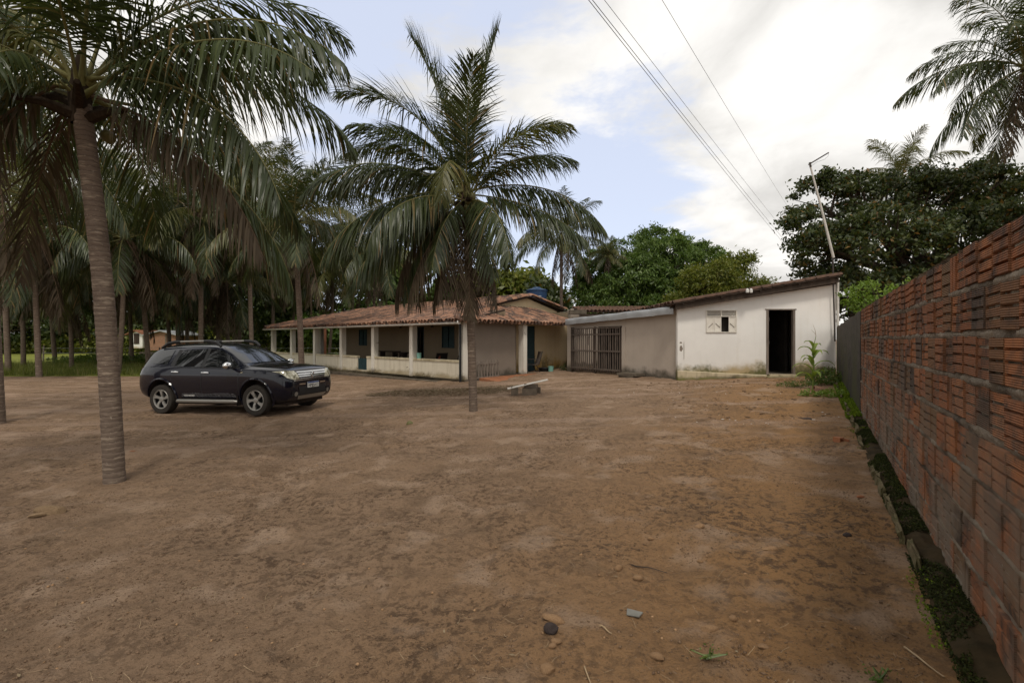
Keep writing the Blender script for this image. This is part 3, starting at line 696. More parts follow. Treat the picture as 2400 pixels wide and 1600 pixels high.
# ------------------------------------------------------------------ white house at the end of the yard
def prism_wall(mb, x0, x1, y0, y1, zb, top, m=0):
    mb.hexa([(x0,y0,zb),(x1,y0,zb),(x1,y1,zb),(x0,y1,zb),(x0,y0,top(x0)),(x1,y0,top(x1)),(x1,y1,top(x1)),(x0,y1,top(x0))], m)
def build_white_house():
    Y = 15.7; XL, XR = 5.39, 10.55; k = Y/F
    top = lambda x: 2.66+(x-XL)/(XR-XL)*0.77
    root = thing('white_house', (8, Y, 0.3), 'whitewashed lean-to house with a dark doorway at the end of the yard', 'house')
    wx0, wx1, wz0, wz1 = 6.318, 7.312, 1.82, 2.555; dx0, dx1, dz0, dz1 = 8.31, 9.20, 0.455, 2.555
    mb = MB(); t = 0.16; zb = 0.1; y1 = Y+t
    prism_wall(mb, XL, wx0, Y, y1, zb, top); prism_wall(mb, wx1, dx0, Y, y1, zb, top); prism_wall(mb, dx1, XR, Y, y1, zb, top)
    prism_wall(mb, wx0, wx1, Y, y1, zb, lambda x: wz0); prism_wall(mb, wx0, wx1, Y, y1, wz1, top)
    prism_wall(mb, dx0, dx1, Y, y1, zb, lambda x: dz0); prism_wall(mb, dx0, dx1, Y, y1, dz1, top)
    mb.build('front_wall', MAT['white_wall'], root)
    mb = MB(); prism_wall(mb, XL+.002, XL+t, y1, Y+5, zb, lambda x: top(x)-.01); prism_wall(mb, XR-t, XR-.002, y1, Y+5, zb, lambda x: top(x)-.01)
    prism_wall(mb, XL+t, XR-t, Y+4.85, Y+5, zb, lambda x: top(x)-.01); mb.build('side_wall', MAT['grey_wall'], root)
    mb = MB(); mb.box((XL+t, y1, 0.40), (XR-t, Y+4.85, 0.45)); mb.build('floor', MAT['concrete'], root)
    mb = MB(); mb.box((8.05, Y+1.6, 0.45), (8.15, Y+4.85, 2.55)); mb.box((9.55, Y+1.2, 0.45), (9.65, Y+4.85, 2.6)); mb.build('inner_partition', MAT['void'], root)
    # plinth and threshold
    mb = MB()
    xs = [XL-.01, 6.0, 6.7, 7.5, 7.95, 8.28]; zt = [0.56, 0.54, 0.50, 0.46, 0.44, 0.43]
    for a, b, za, zc in zip(xs[:-1], xs[1:], zt[:-1], zt[1:]):
        mb.hexa([(a,Y-.07,0.1),(b,Y-.07,0.1),(b,Y-.002,0.1),(a,Y-.002,0.1),(a,Y-.055,za),(b,Y-.055,zc),(b,Y-.002,zc+.02),(a,Y-.002,za+.02)])
    mb.build('plinth', MAT['plinth'], root)
    mb = MB(); mb.box((dx0-.06, Y-.16, 0.1), (dx1+.06, Y-.003, 0.40)); mb.box((dx0+.05, Y-.10, 0.40), (dx1+.02, Y+.1, 0.462)); mb.build('door_step', MAT['plinth'], root)
    # corner pilaster strip left
    mb = MB(); mb.box((XL-.004, Y-.018, 0.56), (XL+.19, Y-.001, top(XL)-.03)); mb.build('corner_strip', MAT['white_wall'], root)
    # chipped render by the corner strip
    r_ = random.Random(6)
    for nm_, cx_, cz_, rx_, rz_ in (('chipped_patch', 5.50, 1.30, .055, .10), ('chipped_patch', 5.49, 1.49, .04, .03), ('crack', 5.592, 1.22, .010, .34)):
        mb = MB(); q = [(cx_+rx_*math.cos(a_)*r_.uniform(.7,1.15), Y-.0205, cz_+rz_*math.sin(a_)*r_.uniform(.75,1.1)) for a_ in [6.283*k/16 for k in range(16)]]
        mb.add(q, [tuple(range(16))]); mb.build(nm_, MAT['flank_wall'], root)
    # window: frame, louvred transom, four shutter leaves (one open)
    win = MB(); f = 0.028; yy = Y-.034
    win.box((wx0, yy, wz1-f), (wx1, Y+.05, wz1)); win.box((wx0, yy, wz0), (wx1, Y+.05, wz0+f*.8)); win.box((wx0, yy, wz0+f*.8), (wx0+f, Y+.05, wz1-f)); win.box((wx1-f, yy, wz0+f*.8), (wx1, Y+.05, wz1-f))
    zt = wz0+0.515; win.box((wx0+f, yy+.004, zt), (wx1-f, Y+.05, zt+.02)); xm = (wx0+wx1)/2-.005; win.box((xm-.014, yy+.012, zt+.02), (xm+.014, Y+.05, wz1-f))
    w = win.build('window', MAT['wood_white'], root)
    for s_, (a, b) in enumerate(((wx0+f, xm-.014), (xm+.014, wx1-f))):
        for q in range(4):
            z = zt+.03+q*.042; lv = MB(); lv.hexa([(a,Y-.004,z),(b,Y-.004,z),(b,Y+.016,z+.010),(a,Y+.016,z+.010),(a,Y-.010,z+.014),(b,Y-.010,z+.014),(b,Y+.012,z+.024),(a,Y+.012,z+.024)]); lv.build('louvre_slat', MAT['wood_white'], w)
    lw = (wx1-wx0-2*f)/4
    for q in (0, 1, 3):
        a = wx0+f+lw*q+.004; b = a+lw-.008; z0 = wz0+f*.8+.004; z1 = zt-.004; sh = MB()
        sh.box((a, Y-.004, z0), (b, Y+.012, z1))
        for (p0, p1) in ((a, a+.035), (b-.035, b)): sh.box((p0, Y-.014, z0), (p1, Y-.0045, z1))
        for (q0, q1) in ((z0, z0+.045), (z1-.035, z1)): sh.box((a+.0352, Y-.0135, q0), (b-.0352, Y-.0045, q1))
        so = sh.build('shutter', MAT['wood_white'], w)
        dgn = MB(); sg = 1 if q == 0 else -1
        dgn.beam((a+.045 if sg > 0 else b-.045, Y-.010, z0+.14), (b-.045 if sg > 0 else a+.045, Y-.010, z0+.27), .012, .018, (0,-1,0)); dgn.build('brace', MAT['wood_grey'], so)
    mb = MB(); mb.box((wx0+.01, Y+.20, wz0-.05), (wx1-.01, Y+.22, wz1)); mb.build('window_dark_sheet', MAT['void'], root)  # dark sheet stands in for the unlit room behind the shutters
    # door frame + leaf opened inwards
    mb = MB(); f = .045
    mb.box((dx0-.035, Y-.012, dz0), (dx0+f, Y+.10, dz1)); mb.box((dx1-f, Y-.012, dz0), (dx1+.02, Y+.10, dz1)); mb.box((dx0-.07, Y-.014, dz1), (dx1+.06, Y+.10, dz1+.035))
    d = mb.build('door_frame', MAT['wood_grey'], root)
    mb = MB(); mb.beam((dx0+.055, Y+.10, dz0+1.04), (dx0+.14, Y+.90, dz0+1.04), .035, 2.04); 
    dl = mb.build('door', MAT['wood_white'], root)
    mb = MB(); mb.box((dx0+.045, Y-.016, 1.45), (dx0+.065, Y+.05, 1.55)); mb.build('hinge', MAT['iron'], dl); mb = MB(); mb.box((dx0+.045, Y-.016, 2.2), (dx0+.065, Y+.05, 2.3)); mb.build('hinge', MAT['iron'], dl)
    # roof: deck, rafters, barge board deepened into a shade band, tiles
    ang = math.atan2(0.90, XR-XL+0.2); up = Vector((math.cos(ang), 0, math.sin(ang))); nr = Vector((-up.z, 0, up.x))
    org = Vector((XL-.28, Y-.36, 2.735))
    mb = MB(); L = 5.45; dp = 5.5
    q = [org, org+up*L, org+up*L+Vector((0,dp,0)), org+Vector((0,dp,0))]; mb.hexa([p-nr*.03 for p in q]+[p+nr*.0 for p in q]); mb.build('roof_deck', MAT['wood_dark'], root)
    for i in range(6):
        mb = MB(); p = org+Vector((0.02, .33+i*.95, -.02))-nr*.075; mb.beam(p, p+up*(L-.1), .07, .085, nr); mb.build('rafter', MAT['wood_dark'], root)
    for i in range(5):
        p = org+up*(.35+i*1.25)-nr*.055; mb = MB(); mb.beam(p+Vector((0,.02,0)), p+Vector((0,dp,0)), .06, .05, nr); mb.build('purlin', MAT['wood_dark'], root)
    mb = MB(); mb.hexa([(XL+.05,Y-.05,top(XL)-.06),(XR-.02,Y-.05,top(XR)-.04),(XR-.02,Y-.004,top(XR)-.04),(XL+.05,Y-.004,top(XL)-.06),(XL+.05,Y-.05,top(XL)+.03),(XR-.02,Y-.05,top(XR)+.02),(XR-.02,Y-.004,top(XR)+.02),(XL+.05,Y-.004,top(XL)+.03)]); mb.build('wall_plate', MAT['wood_dark'], root)
    mb = MB(); p = org+Vector((0, .10, 0))-nr*.125; mb.beam(p+up*.1, p+up*(L-.05), .05, .17, nr); mb.build('barge_shade_board', MAT['wood_dark'], root)  # board made deep to imitate the shadow band below the overhang
    tile_field(root, org+Vector((0,.07,0)), Vector((0,1,0)), up, nr, 27, 16, lambda a, b: b < L-.3, pitch=.2, row=.36, seed=8, maxn=120, mat='tile_old')
    # twin lamp holder under the verge
    lt = thing('twin_wall_lamp', (7.72, Y-.42, 3.10), 'small white twin bulb lamp under the verge of the white house roof', 'lamp')
    c = PX(1756, 682, Y-.45)
    for s_ in (-1, 1):
        mb = MB(); mb.lathe([(0.0,-.055),(.045,-.05),(.05,.0),(.045,.05),(.02,.075),(0,.08)], 12, (c.x+s_*.058, c.y, c.z)); mb.build('bulb_cover', MAT['white_plastic'], lt, True)
    mb = MB(); mb.box((c.x-.03, c.y, c.z+.06), (c.x+.03, c.y+.12, c.z+.10)); mb.build('bracket', MAT['iron'], lt)
    # aerial mast on the corner
    am = thing('aerial_mast', (10.6, Y-.1, 0.4), 'leaning pale aerial mast with a bent crossbar at the white house corner', 'aerial')
    z_ = Y-.14
    mb = MB(); mb.tube([PX(1957, 800, z_), PX(1953, 672, z_), PX(1952, 596, z_)], .022, 8); mb.build('lower_pole', MAT['iron'], am, True)
    mb = MB(); mb.tube([PX(1953.5, 604, z_), PX(1926, 492, z_), PX(1898, 385, z_)], [.040,.034,.026], 8); mb.build('upper_pole', MAT['pvc'], am, True)
    mb = MB(); mb.tube([PX(1895, 386, z_), PX(1942, 358, z_)], .020, 6); mb.tube([PX(1898, 381, z_), PX(1900, 392, z_)], .035, 6); mb.build('crossbar', MAT['iron'], am)
    mb = MB(); mb.tube([PX(1900, 390, z_), PX(1915, 380, z_), PX(1932, 374, z_), PX(1941, 366, z_), PX(1942, 359, z_)], .004, 4); mb.build('wire', MAT['cable'], am)
    dp_ = thing('white_drain_pipe', (10.68, Y-.1, 0.4), 'white drain pipe standing against the white house corner', 'pipe')
    mb = MB(); mb.tube([PX(1963.5, 875, z_+.06), PX(1963.5, 655, z_+.06)], .040, 10); mb.build('pipe', MAT['pvc'], dp_, True)
    mb = MB(); mb.lathe([(0,.045),(.035,.04),(.05,.01),(.05,-.03),(.036,-.035)], 12, PX(1963.5, 653, z_+.06)); mb.build('cap', MAT['white_plastic'], dp_, True)
build_white_house()

# ------------------------------------------------------------------ grey annex with slatted gate
A1 = Vector((5.40, 15.95, 0)); A2 = Vector((2.60, 20.6, 0)); AD = (A2-A1).normalized(); AN = Vector((-AD.y, AD.x, 0))
if AN.y > 0: AN = -AN
def AP(s, off=0.0, z=0.0): return A1+AD*s+AN*off+Vector((0,0,z))
def a_px(px):
    t = (px-1200)/F   # X = t*Z
    return (t*A1.y-A1.x)/(AD.x-t*AD.y)
def build_annex():
    LA = (A2-A1).length
    root = thing('grey_annex', AP(0, 0, 0.25), 'bare grey rendered annex wall with a zinc flashing left of the white house', 'wall')
    top = lambda s: 2.60-0.20*s/LA
    g0, g1 = a_px(1456), a_px(1341)
    def seg(mb, s0, s1, z0, z1a, z1b, o0=-.14, o1=0.0):
        q = [AP(s0, o1), AP(s1, o1), AP(s1, o0), AP(s0, o0)]
        mb.hexa([p+Vector((0,0,z0)) for p in q]+[q[0]+Vector((0,0,z1a)), q[1]+Vector((0,0,z1b)), q[2]+Vector((0,0,z1b)), q[3]+Vector((0,0,z1a))])
    mb = MB(); seg(mb, 0, g0, 0.05, top(0), top(g0)); seg(mb, g0, LA+.4, 2.10, top(g0), top(LA+.4)); seg(mb, g1, LA+.4, 0.05, 2.10, 2.10); mb.build('wall_panel', MAT['grey_wall'], root)
    mb = MB(); seg(mb, g0-.24, g0-.03, 0.3, 2.06, 2.06, 0.002, 0.025); mb.build('gate_post_strip', MAT['grey_wall'], root)
    # flashing: long bent zinc sheet, dented
    n = 26; V = []; Fc = []; prof = [(-.30, .06), (.02, .05), (.19, .03), (.215, .0), (.222, -.10), (.215, -.22), (.19, -.232)]
    for i in range(n+1):
        s = -.10+(LA+.35)*i/n
        for j, (o, z) in enumerate(prof):
            p = AP(s, o+(0.012*math.sin(i*1.7+j)), top(max(0,s))+z+0.045+0.006*math.sin(i*0.9)+(0.008*random.random() if j >= 4 else 0)); V.append(p)
    m = len(prof)
    for i in range(n):
        for j in range(m-1): Fc.append((i*m+j, (i+1)*m+j, (i+1)*m+j+1, i*m+j+1))
    mb = MB(); mb.add(V, Fc); mb.build('zinc_flashing', MAT['zinc'], root, True)
    # unseen sheet and dark wall added to keep the gate gaps dark
    q = [AP(-.05,-.16,2.55), AP(LA+.5,-.16,2.33), AP(LA+.5,-3.2,2.62), AP(-.05,-3.2,2.84)]
    mb = MB(); mb.hexa([p-Vector((0,0,.03)) for p in q]+q); mb.build('added_shade_sheet', MAT['wood_dark'], root)
    mb = MB(); seg(mb, g0-.2, LA+.6, .05, 2.5, 2.4, -2.1, -1.95); mb.build('added_dark_wall', MAT['void'], root)
    # gate
    gt = thing('slatted_gate', AP(g0, 0, .3), 'grey wooden double gate of upright slats in the annex wall', 'gate')
    W = g1-g0; n = 24; z0 = 0.30
    for i in range(n):
        s = g0+.05+(W-.1)*i/(n-1)+random.uniform(-.012,.012); h = 2.03+random.uniform(-.03,.03); w = random.uniform(.040,.056)
        mb = MB(); mb.beam(AP(s, .03, z0+random.uniform(0,.04)), AP(s+random.uniform(-.015,.015), .03, h), w, .02, AN); mb.build('slat', MAT['wood_gate'], gt)
    for z in (2.05, 1.80, 1.14, .42):
        mb = MB(); mb.beam(AP(g0, .052, z), AP(g1, .052, z+random.uniform(-.02,.02)), .022, .055); mb.build('rail', MAT['wood_gate'], gt)
    for s in (g0+.0, g0+W*.5, g1):
        mb = MB(); mb.beam(AP(s, .0, .22), AP(s, .0, 2.1), .09, .07, AN); mb.build('gate_post', MAT['wood_dark'], gt)
    mb = MB(); mb.obox(AP(g0+W*.62, .055, 1.55), (.10, .015, .38), Matrix.Rotation(math.atan2(AD.y, AD.x), 3, 'Z')); mb.build('letter_slot_board', MAT['wood_grey'], gt)
    # small shed behind
    sh = thing('back_shed', (4.2, 24, .3), 'low tiled shed roof behind the grey annex', 'shed')
    mb = MB(); mb.box((2.9, 23.6, .2), (7.4, 23.75, 2.85)); mb.box((2.9, 23.76, .2), (3.05, 27, 3.1)); mb.build('wall_panel', MAT['grey_wall'], sh)
    mb = MB(); mb.box((2.75, 22.9, 2.80), (3.55, 23.4, 3.0)); mb.build('lintel_block', MAT['concrete'], sh)
    up = Vector((0, math.cos(.12), math.sin(.12))); nr = Vector((0, -up.z, up.y))
    mb = MB(); q = [Vector((3.3,23.2,2.93)), Vector((7.8,23.2,2.93)), Vector((7.8,27,3.38)), Vector((3.3,27,3.38))]; mb.hexa([p-Vector((0,0,.04)) for p in q]+q); mb.build('roof_deck', MAT['wood_dark'], sh)
    tile_field(sh, Vector((3.4,23.15,2.93)), Vector((1,0,0)), up, nr, 22, 9, lambda a, b: True, seed=4, maxn=60, mat='tile_old')
    st = thing('threshold_slab', ground_px(1500, 880), 'thick concrete slab lying at the annex wall right of the gate', 'slab')
    c = AP(a_px(1493), .30); mb = MB(); mb.obox((c.x, c.y, G(c.x,c.y)+.10), (.85,.55,.09), Matrix.Rotation(math.atan2(AD.y, AD.x)+.1, 3, 'Z')); mb.obox((c.x-.05, c.y-.02, G(c.x,c.y)+.02), (.7,.42,.12), Matrix.Rotation(math.atan2(AD.y, AD.x), 3, 'Z')); mb.build('slab', MAT['concrete'], st)
    c = ground_px(1545, 884); b2 = thing('pale_board', c, 'small pale board lying flat at the foot of the grey annex', 'board')
    mb = MB(); mb.obox((c.x, c.y, c.z+.035), (.42,.2,.02), Matrix.Rotation(-.9, 3, 'Z') @ Matrix.Rotation(.1, 3, 'X')); mb.build('board', MAT['white_plastic'], b2)
build_annex()
# ------------------------------------------------------------------ veranda house
HC = Vector((-1.71, 17.6, 0)); HU = Vector((-0.735, 0.678, 0)); HV = Vector((0.678, 0.735, 0))
def HP(a, b, z=0.0): return HC+HU*a+HV*b+Vector((0,0,z))
def h_a(px, b=0.0):   # a of the point on the line b=const seen at px
    t = (px-1200)/F; p = HC+HV*b
    return (t*p.y-p.x)/(HU.x-t*HU.y)
def h_b(px, a=0.0):
    t = (px-1200)/F; p = HC+HU*a
    return (t*p.y-p.x)/(HV.x-t*HV.y)
def hbox(mb, a0, a1, b0, b1, z0, z1, m=0):
    q = [HP(a0,b0), HP(a0,b1), HP(a1,b1), HP(a1,b0)]
    return mb.hexa([p+Vector((0,0,z0)) for p in q]+[p+Vector((0,0,z1)) for p in q], m)
def build_house():
    LEN = h_a(642)+.1; EZ = 2.36; SL = .213; SF = .29; RB = 6.48; GA = 2.6
    roofz = lambda a, b: EZ+min(SL*b, 1e9)
    root = thing('veranda_house', HP(0, 0, 0), 'long low farmhouse with clay tile roof and a columned veranda behind the car', 'house')
    # floor slab + outer step
    mb = MB(); hbox(mb, -.05, LEN+.2, -.10, 8.8, -.5, .13); hbox(mb, -.10, LEN+.2, -.42, -.11, -.5, .02); mb.build('veranda_floor', MAT['concrete'], root)
    cols = [h_a(600+.323*x) for x in (128, 268, 436, 630, 862, 1140)]+[0.10]
    for i, a in enumerate(cols):
        mb = MB(); w = .115
        hbox(mb, a-w, a+w, -w, w, .10, EZ-.04+.0*i); mb.build('column', MAT['column'], root)
    # parapet sections with caps, leaving the little gate open
    ga0, ga1 = h_a(600+.323*812), h_a(600+.323*745)
    cs = sorted(cols)
    for i in range(len(cs)-1):
        spans = [(cs[i]+.116, cs[i+1]-.116)]
        if spans[0][0] < ga0 < spans[0][1]: spans = [(spans[0][0], ga0), (ga1, spans[0][1])]
        for (s0, s1) in spans:
            mb = MB(); hbox(mb, s0, s1, -.06, .06, .131, .745); p = mb.build('parapet', MAT['parapet'], root)
            mb = MB(); hbox(mb, s0, s1, -.085, .085, .747, .83); mb.build('parapet_cap', MAT['cap'], p)
    mb = MB(); hbox(mb, -.05, LEN+.1, -.10, -.062, -.3, .14+.06); mb.build('splash_course', MAT['parapet'], root)
    g = thing('veranda_gate', HP(ga0, 0, .13), 'small teal metal gate in the veranda parapet', 'gate')
    mb = MB(); hbox(mb, ga0+.02, ga1-.02, -.02, .0, .16, .72); mb.build('gate_leaf', MAT['teal'], g)
    for k in range(5):
        a = ga0+.04+(ga1-ga0-.08)*k/4; mb = MB(); hbox(mb, a-.012, a+.012, -.035, -.021, .16, .74); mb.build('gate_bar', MAT['teal'], g)
    # inner wall of the rooms with windows and door
    bW = 2.4; aE = 13.1; a0 = .4
    wins = [(h_a(600+.323*806, bW), h_a(600+.323*748, bW), 1.25, 2.15, 'w'), (h_a(600+.323*1440, bW), h_a(600+.323*1350, bW), 1.2, 2.2, 'w'), (h_a(600+.323*1215, bW), h_a(600+.323*1177, bW), .13, 2.15, 'd')]
    wins.sort(); mb = MB(); prev = a0; top = EZ+SL*bW-.08
    for (p0, p1, z0, z1, k) in wins:
        hbox(mb, prev, p0, bW, bW+.15, .13, top); hbox(mb, p0, p1, bW, bW+.15, z1, top)
        if k == 'w': hbox(mb, p0, p1, bW, bW+.15, .13, z0)
        prev = p1
    hbox(mb, prev, aE, bW, bW+.15, .13, top)
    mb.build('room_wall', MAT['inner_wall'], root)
    for (p0, p1, z0, z1, k) in wins:
        if k == 'w':
            mb = MB(); f = .05
            for q in ((p0, p0+f, z0, z1), (p1-f, p1, z0, z1), ((p0+p1)/2-.02, (p0+p1)/2+.02, z0, z1)): hbox(mb, q[0], q[1], bW-.02, bW+.05, q[2], q[3])
            hbox(mb, p0+f, p1-f, bW-.018, bW+.05, z1-f, z1); hbox(mb, p0+f, p1-f, bW-.018, bW+.05, z0, z0+f)
            w = mb.build('window', MAT['teal'], root)
            for (s0, s1) in ((p0+f, (p0+p1)/2-.02), ((p0+p1)/2+.02, p1-f)):
                mb = MB(); hbox(mb, s0+.003, s1-.003, bW+.015, bW+.035, z0+f+.002, z1-f-.002); mb.build('shutter_leaf', MAT['teal'], w)
        else:
            mb = MB(); hbox(mb, p0-.04, p0, bW-.02, bW+.1, z0, z1); hbox(mb, p1, p1+.04, bW-.02, bW+.1, z0, z1); hbox(mb, p0-.04, p1+.04, bW-.02, bW+.1, z1, z1+.05); mb.build('door_frame', MAT['teal'], root)
            mb = MB(); hbox(mb, p0-.3, p1+.3, bW+.9, bW+1.0, .13, 2.3); mb.build('room_shade', MAT['void'], root)  # dark panel stands in for the unlit room beyond the doorway
    for px in (1050, 1280):
        a = h_a(600+.323*px, bW); mb = MB(); hbox(mb, a-.06, a+.06, bW-.05, bW-.001, 2.16, 2.24); mb.build('lamp_base', MAT['iron'], root)
    # gable end of the rooms, end wall, back wall
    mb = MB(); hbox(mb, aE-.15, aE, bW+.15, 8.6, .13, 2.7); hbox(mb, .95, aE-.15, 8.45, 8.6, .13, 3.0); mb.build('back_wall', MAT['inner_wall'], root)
    z = EZ+.05
    mb = MB()
    def tri(b0, b1, z0, f0, f1):
        q = [HP(GA,b0), HP(GA,b1), HP(GA+.14,b1), HP(GA+.14,b0)]
        mb.hexa([p+Vector((0,0,z0)) for p in q]+[q[0]+Vector((0,0,f0)), q[1]+Vector((0,0,f1)), q[2]+Vector((0,0,f1)), q[3]+Vector((0,0,f0))])
    tri(3.3, RB, 2.6, 2.98, EZ+SL*RB-.09); tri(RB, 8.9, 2.6, EZ+SL*RB-.09, 3.10)
    mb.build('gable_wall', MAT['cream_wall'], root)
    # front: grey flank wall, pier, recessed cream wall with teal door
    mb = MB(); hbox(mb, .20, .32, .22, 2.95, .131, EZ+.05); mb.build('flank_wall', MAT['flank_wall'], root)
    bc = h_b(600+.323*1937, 0.02)
    mb = MB(); hbox(mb, -.12, .14, bc-.13, bc+.10, .0, EZ-.02); mb.build('column', MAT['column'], root)
    aR = .95; b0 = h_b(600+.323*1958, aR); b1 = h_b(600+.323*2025, aR)
    mb = MB(); hbox(mb, aR, aR+.14, bc-.3, b0, .13, 2.6); hbox(mb, aR, aR+.14, b1, 8.6, .13, 2.6); hbox(mb, aR, aR+.14, b0, b1, 2.2, 2.6)
    mb.build('front_wall', MAT['cream_wall'], root)
    mb = MB(); hbox(mb, .33, aR-.001, bc-.20, bc-.08, .131, 2.5); mb.build('return_wall', MAT['flank_wall'], root)
    mb = MB(); hbox(mb, aR+.03, aR+.08, b0+.003, b1-.003, .14, 2.2); dr = mb.build('front_door', MAT['teal'], root)
    for zz in (.3, .95, 1.6):
        mb = MB(); hbox(mb, aR+.018, aR+.029, b0+.06, b1-.06, zz, zz+.5); mb.build('door_panel', MAT['teal'], dr)
    # roof decks
    L2 = LEN+.25
    def plane(pts, nm, th=.05):
        mb = MB(); n = len(pts); v = [Vector(p)-Vector((0,0,th)) for p in pts]+[Vector(p) for p in pts]
        mb.add(v, [tuple(reversed(range(n))), tuple(range(n, 2*n))]+[(i, (i+1)%n, n+(i+1)%n, n+i) for i in range(n)]); mb.build(nm, MAT['wood_dark'], root)
    ov = .32
    zl = lambda b: EZ+SL*b
    hip0 = HP(-ov, -ov*SF/SL*1.0, EZ-SF*ov)
    bh = GA*SF/SL
    plane([HP(-ov,-ov*SF/SL,EZ-SF*ov), HP(L2,-ov*SF/SL,EZ-SF*ov), HP(L2,RB,zl(RB)), HP(GA-.25,RB,zl(RB)), HP(GA-.25,bh-.3,zl(bh-.3))], 'roof_deck')
    plane([HP(-ov,-ov*SF/SL,EZ-SF*ov-.004), HP(GA,bh,EZ+SF*GA-.004), HP(GA,7.2,EZ+SF*GA-.004), HP(-ov,7.2,EZ-SF*ov-.004)], 'roof_deck')
    plane([HP(GA-.25,RB,zl(RB)-.002), HP(L2,RB,zl(RB)-.002), HP(L2,9.4,zl(RB)-.2*(9.4-RB)), HP(GA-.25,9.4,zl(RB)-.2*(9.4-RB))], 'roof_deck')
    # eave beams under the roof
    for k in range(24):
        a = .3+k*.72; mb = MB(); mb.beam(HP(a,-.38,zl(-.38)-.09), HP(a,2.39,zl(2.39)-.09), .05, .07); mb.build('rafter', MAT['wood_dark'], root)
    mb = MB(); hbox(mb, -.1, L2-.1, -.06, .06, EZ-.13, EZ-.045+.0); mb.build('eave_beam', MAT['wood_dark'], root)
    # tiles
    upL = (HV+Vector((0,0,SL))).normalized(); nL = upL.cross(HU).normalized()
    if nL.z < 0: nL = -nL
    bL = -ov*SF/SL
    o = HP(-ov, bL-.06, zl(bL-.06)); ln = math.sqrt(1+SL*SL)
    tile_field(root, o, HU, upL, nL, int((L2+ov)/.205), 19, lambda a, b: (b/ln+bL-.06) < RB-.1 and ((a-ov) > GA-.15 or (b/ln+bL-.06) < (a-ov)*SF/SL-.05), pitch=.205, row=.37, seed=2, maxn=200)
    upF = (HU+Vector((0,0,SF))).normalized(); nF = HV.cross(upF); nF = nF if nF.z > 0 else -nF
    of = HP(-ov-.06, bL, EZ-SF*(ov+.06)); lf = math.sqrt(1+SF*SF)
    tile_field(root, of, HV, upF, nF, 37, 8, lambda a, b: (a+bL) > ((b/lf)-ov-.06)*SF/SL+.02 and b/lf-ov-.06 < GA-.1, pitch=.205, row=.37, seed=3, maxn=90)
    # verge, ridge and hip cover tiles
    me = tile_mesh('ridge_tile', .45, .11, .095)
    def run(p0, p1, n):
        d = (p1-p0); L = d.length; d.normalize(); side = Vector((0,0,1)).cross(d).normalized(); nn = d.cross(side)
        rot = Matrix((d, side, nn)).transposed()
        k = int(L/.36)
        for i in range(k):
            p = p0+d*(i*.36)+Vector((random.uniform(-.015,.015), random.uniform(-.015,.015), .075+random.uniform(0,.02)))
            q = link('ridge_tile', me, root); q.location = p; q.rotation_euler = (rot @ Matrix.Rotation(random.uniform(-.08,.08),3,'X')).to_euler()
    run(HP(-ov,bL,EZ-SF*ov), HP(GA,bh,EZ+SF*GA), 10)
    run(HP(GA-.25,bh-.3,zl(bh-.3)), HP(GA-.25,RB,zl(RB)), 10)
    run(HP(GA-.25,9.4,zl(RB)-.2*(9.4-RB)), HP(GA-.25,RB,zl(RB)), 10)
    run(HP(GA-.2,RB,zl(RB)), HP(L2,RB,zl(RB)), 10)
    run(HP(L2,bL,zl(bL)), HP(L2,RB,zl(RB)), 10)
    # gutter
    mb = MB(); n = 7; V = []; Fc = []
    g0 = HP(-.15, bL-.02, EZ-SF*ov-.06); g1 = HP(L2+.05, bL-.02, EZ-SF*ov-.06)
    for p in (g0, g1):
        for j in range(n): 
            a = math.pi*j/(n-1); V.append(p-HV*math.cos(a)*.07+Vector((0,0,-math.sin(a)*.07)))
        for j in range(n):
            a = math.pi*(n-1-j)/(n-1); V.append(p-HV*math.cos(a)*.06+Vector((0,0,-math.sin(a)*.06+.004)))
    m = 2*n
    for j in range(m): Fc.append((j, (j+1)%m, m+(j+1)%m, m+j))
    Fc += [tuple(range(m-1,-1,-1)), tuple(range(m, 2*m))]
    mb.add(V, Fc); gu = mb.build('gutter', MAT['pvc'], root)
    mb = MB(); mb.lathe([(0,-.02),(.075,-.02),(.08,.0),(.075,.02),(0,.02)], 14, (0,0,0), 'x'); c = mb.mesh('gutter_cap', MAT['white_plastic'])
    q = link('gutter_cap', c, root, g0-HU*.02, (0,0,math.atan2(HU.y,HU.x))); 
    mb = MB(); pd = HP(.04,-.20,0); mb.tube([pd+Vector((0,0,.0)), pd+Vector((0,0,1.0)), pd+Vector((0,0,2.15))], .045, 8); mb.build('downpipe', MAT['black'], root, True)
    # rear columns of the open end
    for a, b in ((LEN-.1, 3.0), (LEN-.1, 6.2), (15.0, 6.2)):
        mb = MB(); hbox(mb, a-.11, a+.11, b-.11, b+.11, .13, zl(min(b, 2*RB-b))-.06); mb.build('column', MAT['column'], root)
    a = h_a(600+.323*489, 4.5); mb = MB(); hbox(mb, a-.16, a+.16, 4.35, 4.65, .13, 3.2); mb.build('brick_pillar', MAT['far_brick'], root)
    mb = MB(); hbox(mb, aE+.1, LEN, 8.2, 8.35, .13, .75); mb.build('rear_parapet', MAT['wood_dark'], root)
    # terracotta apron in front of the flank wall
    ap = thing('terracotta_apron', HP(-.6, 2, 0), 'sloping terracotta tile apron in front of the grey porch wall', 'paving')
    for i in range(9):
        for j in range(3):
            b_ = .55+i*.36; a_ = -.12-j*.36
            q = [HP(a_,b_), HP(a_,b_+.345), HP(a_-.345,b_+.345), HP(a_-.345,b_)]
            zt = lambda p, j=j: .135-.04*j
            mb = MB(); mb.hexa([p+Vector((0,0,-.06)) for p in q]+[p+Vector((0,0,(.175-.03*(j+(1 if k >= 2 else 0)))+random.uniform(-.004,.004))) for k, p in enumerate(q)]); mb.build('floor_tile', MAT['terracotta'], ap)
    pv = thing('worn_slab', HP(-.5, 5, 0), 'worn grey concrete threshold slab before the cream wall', 'slab')
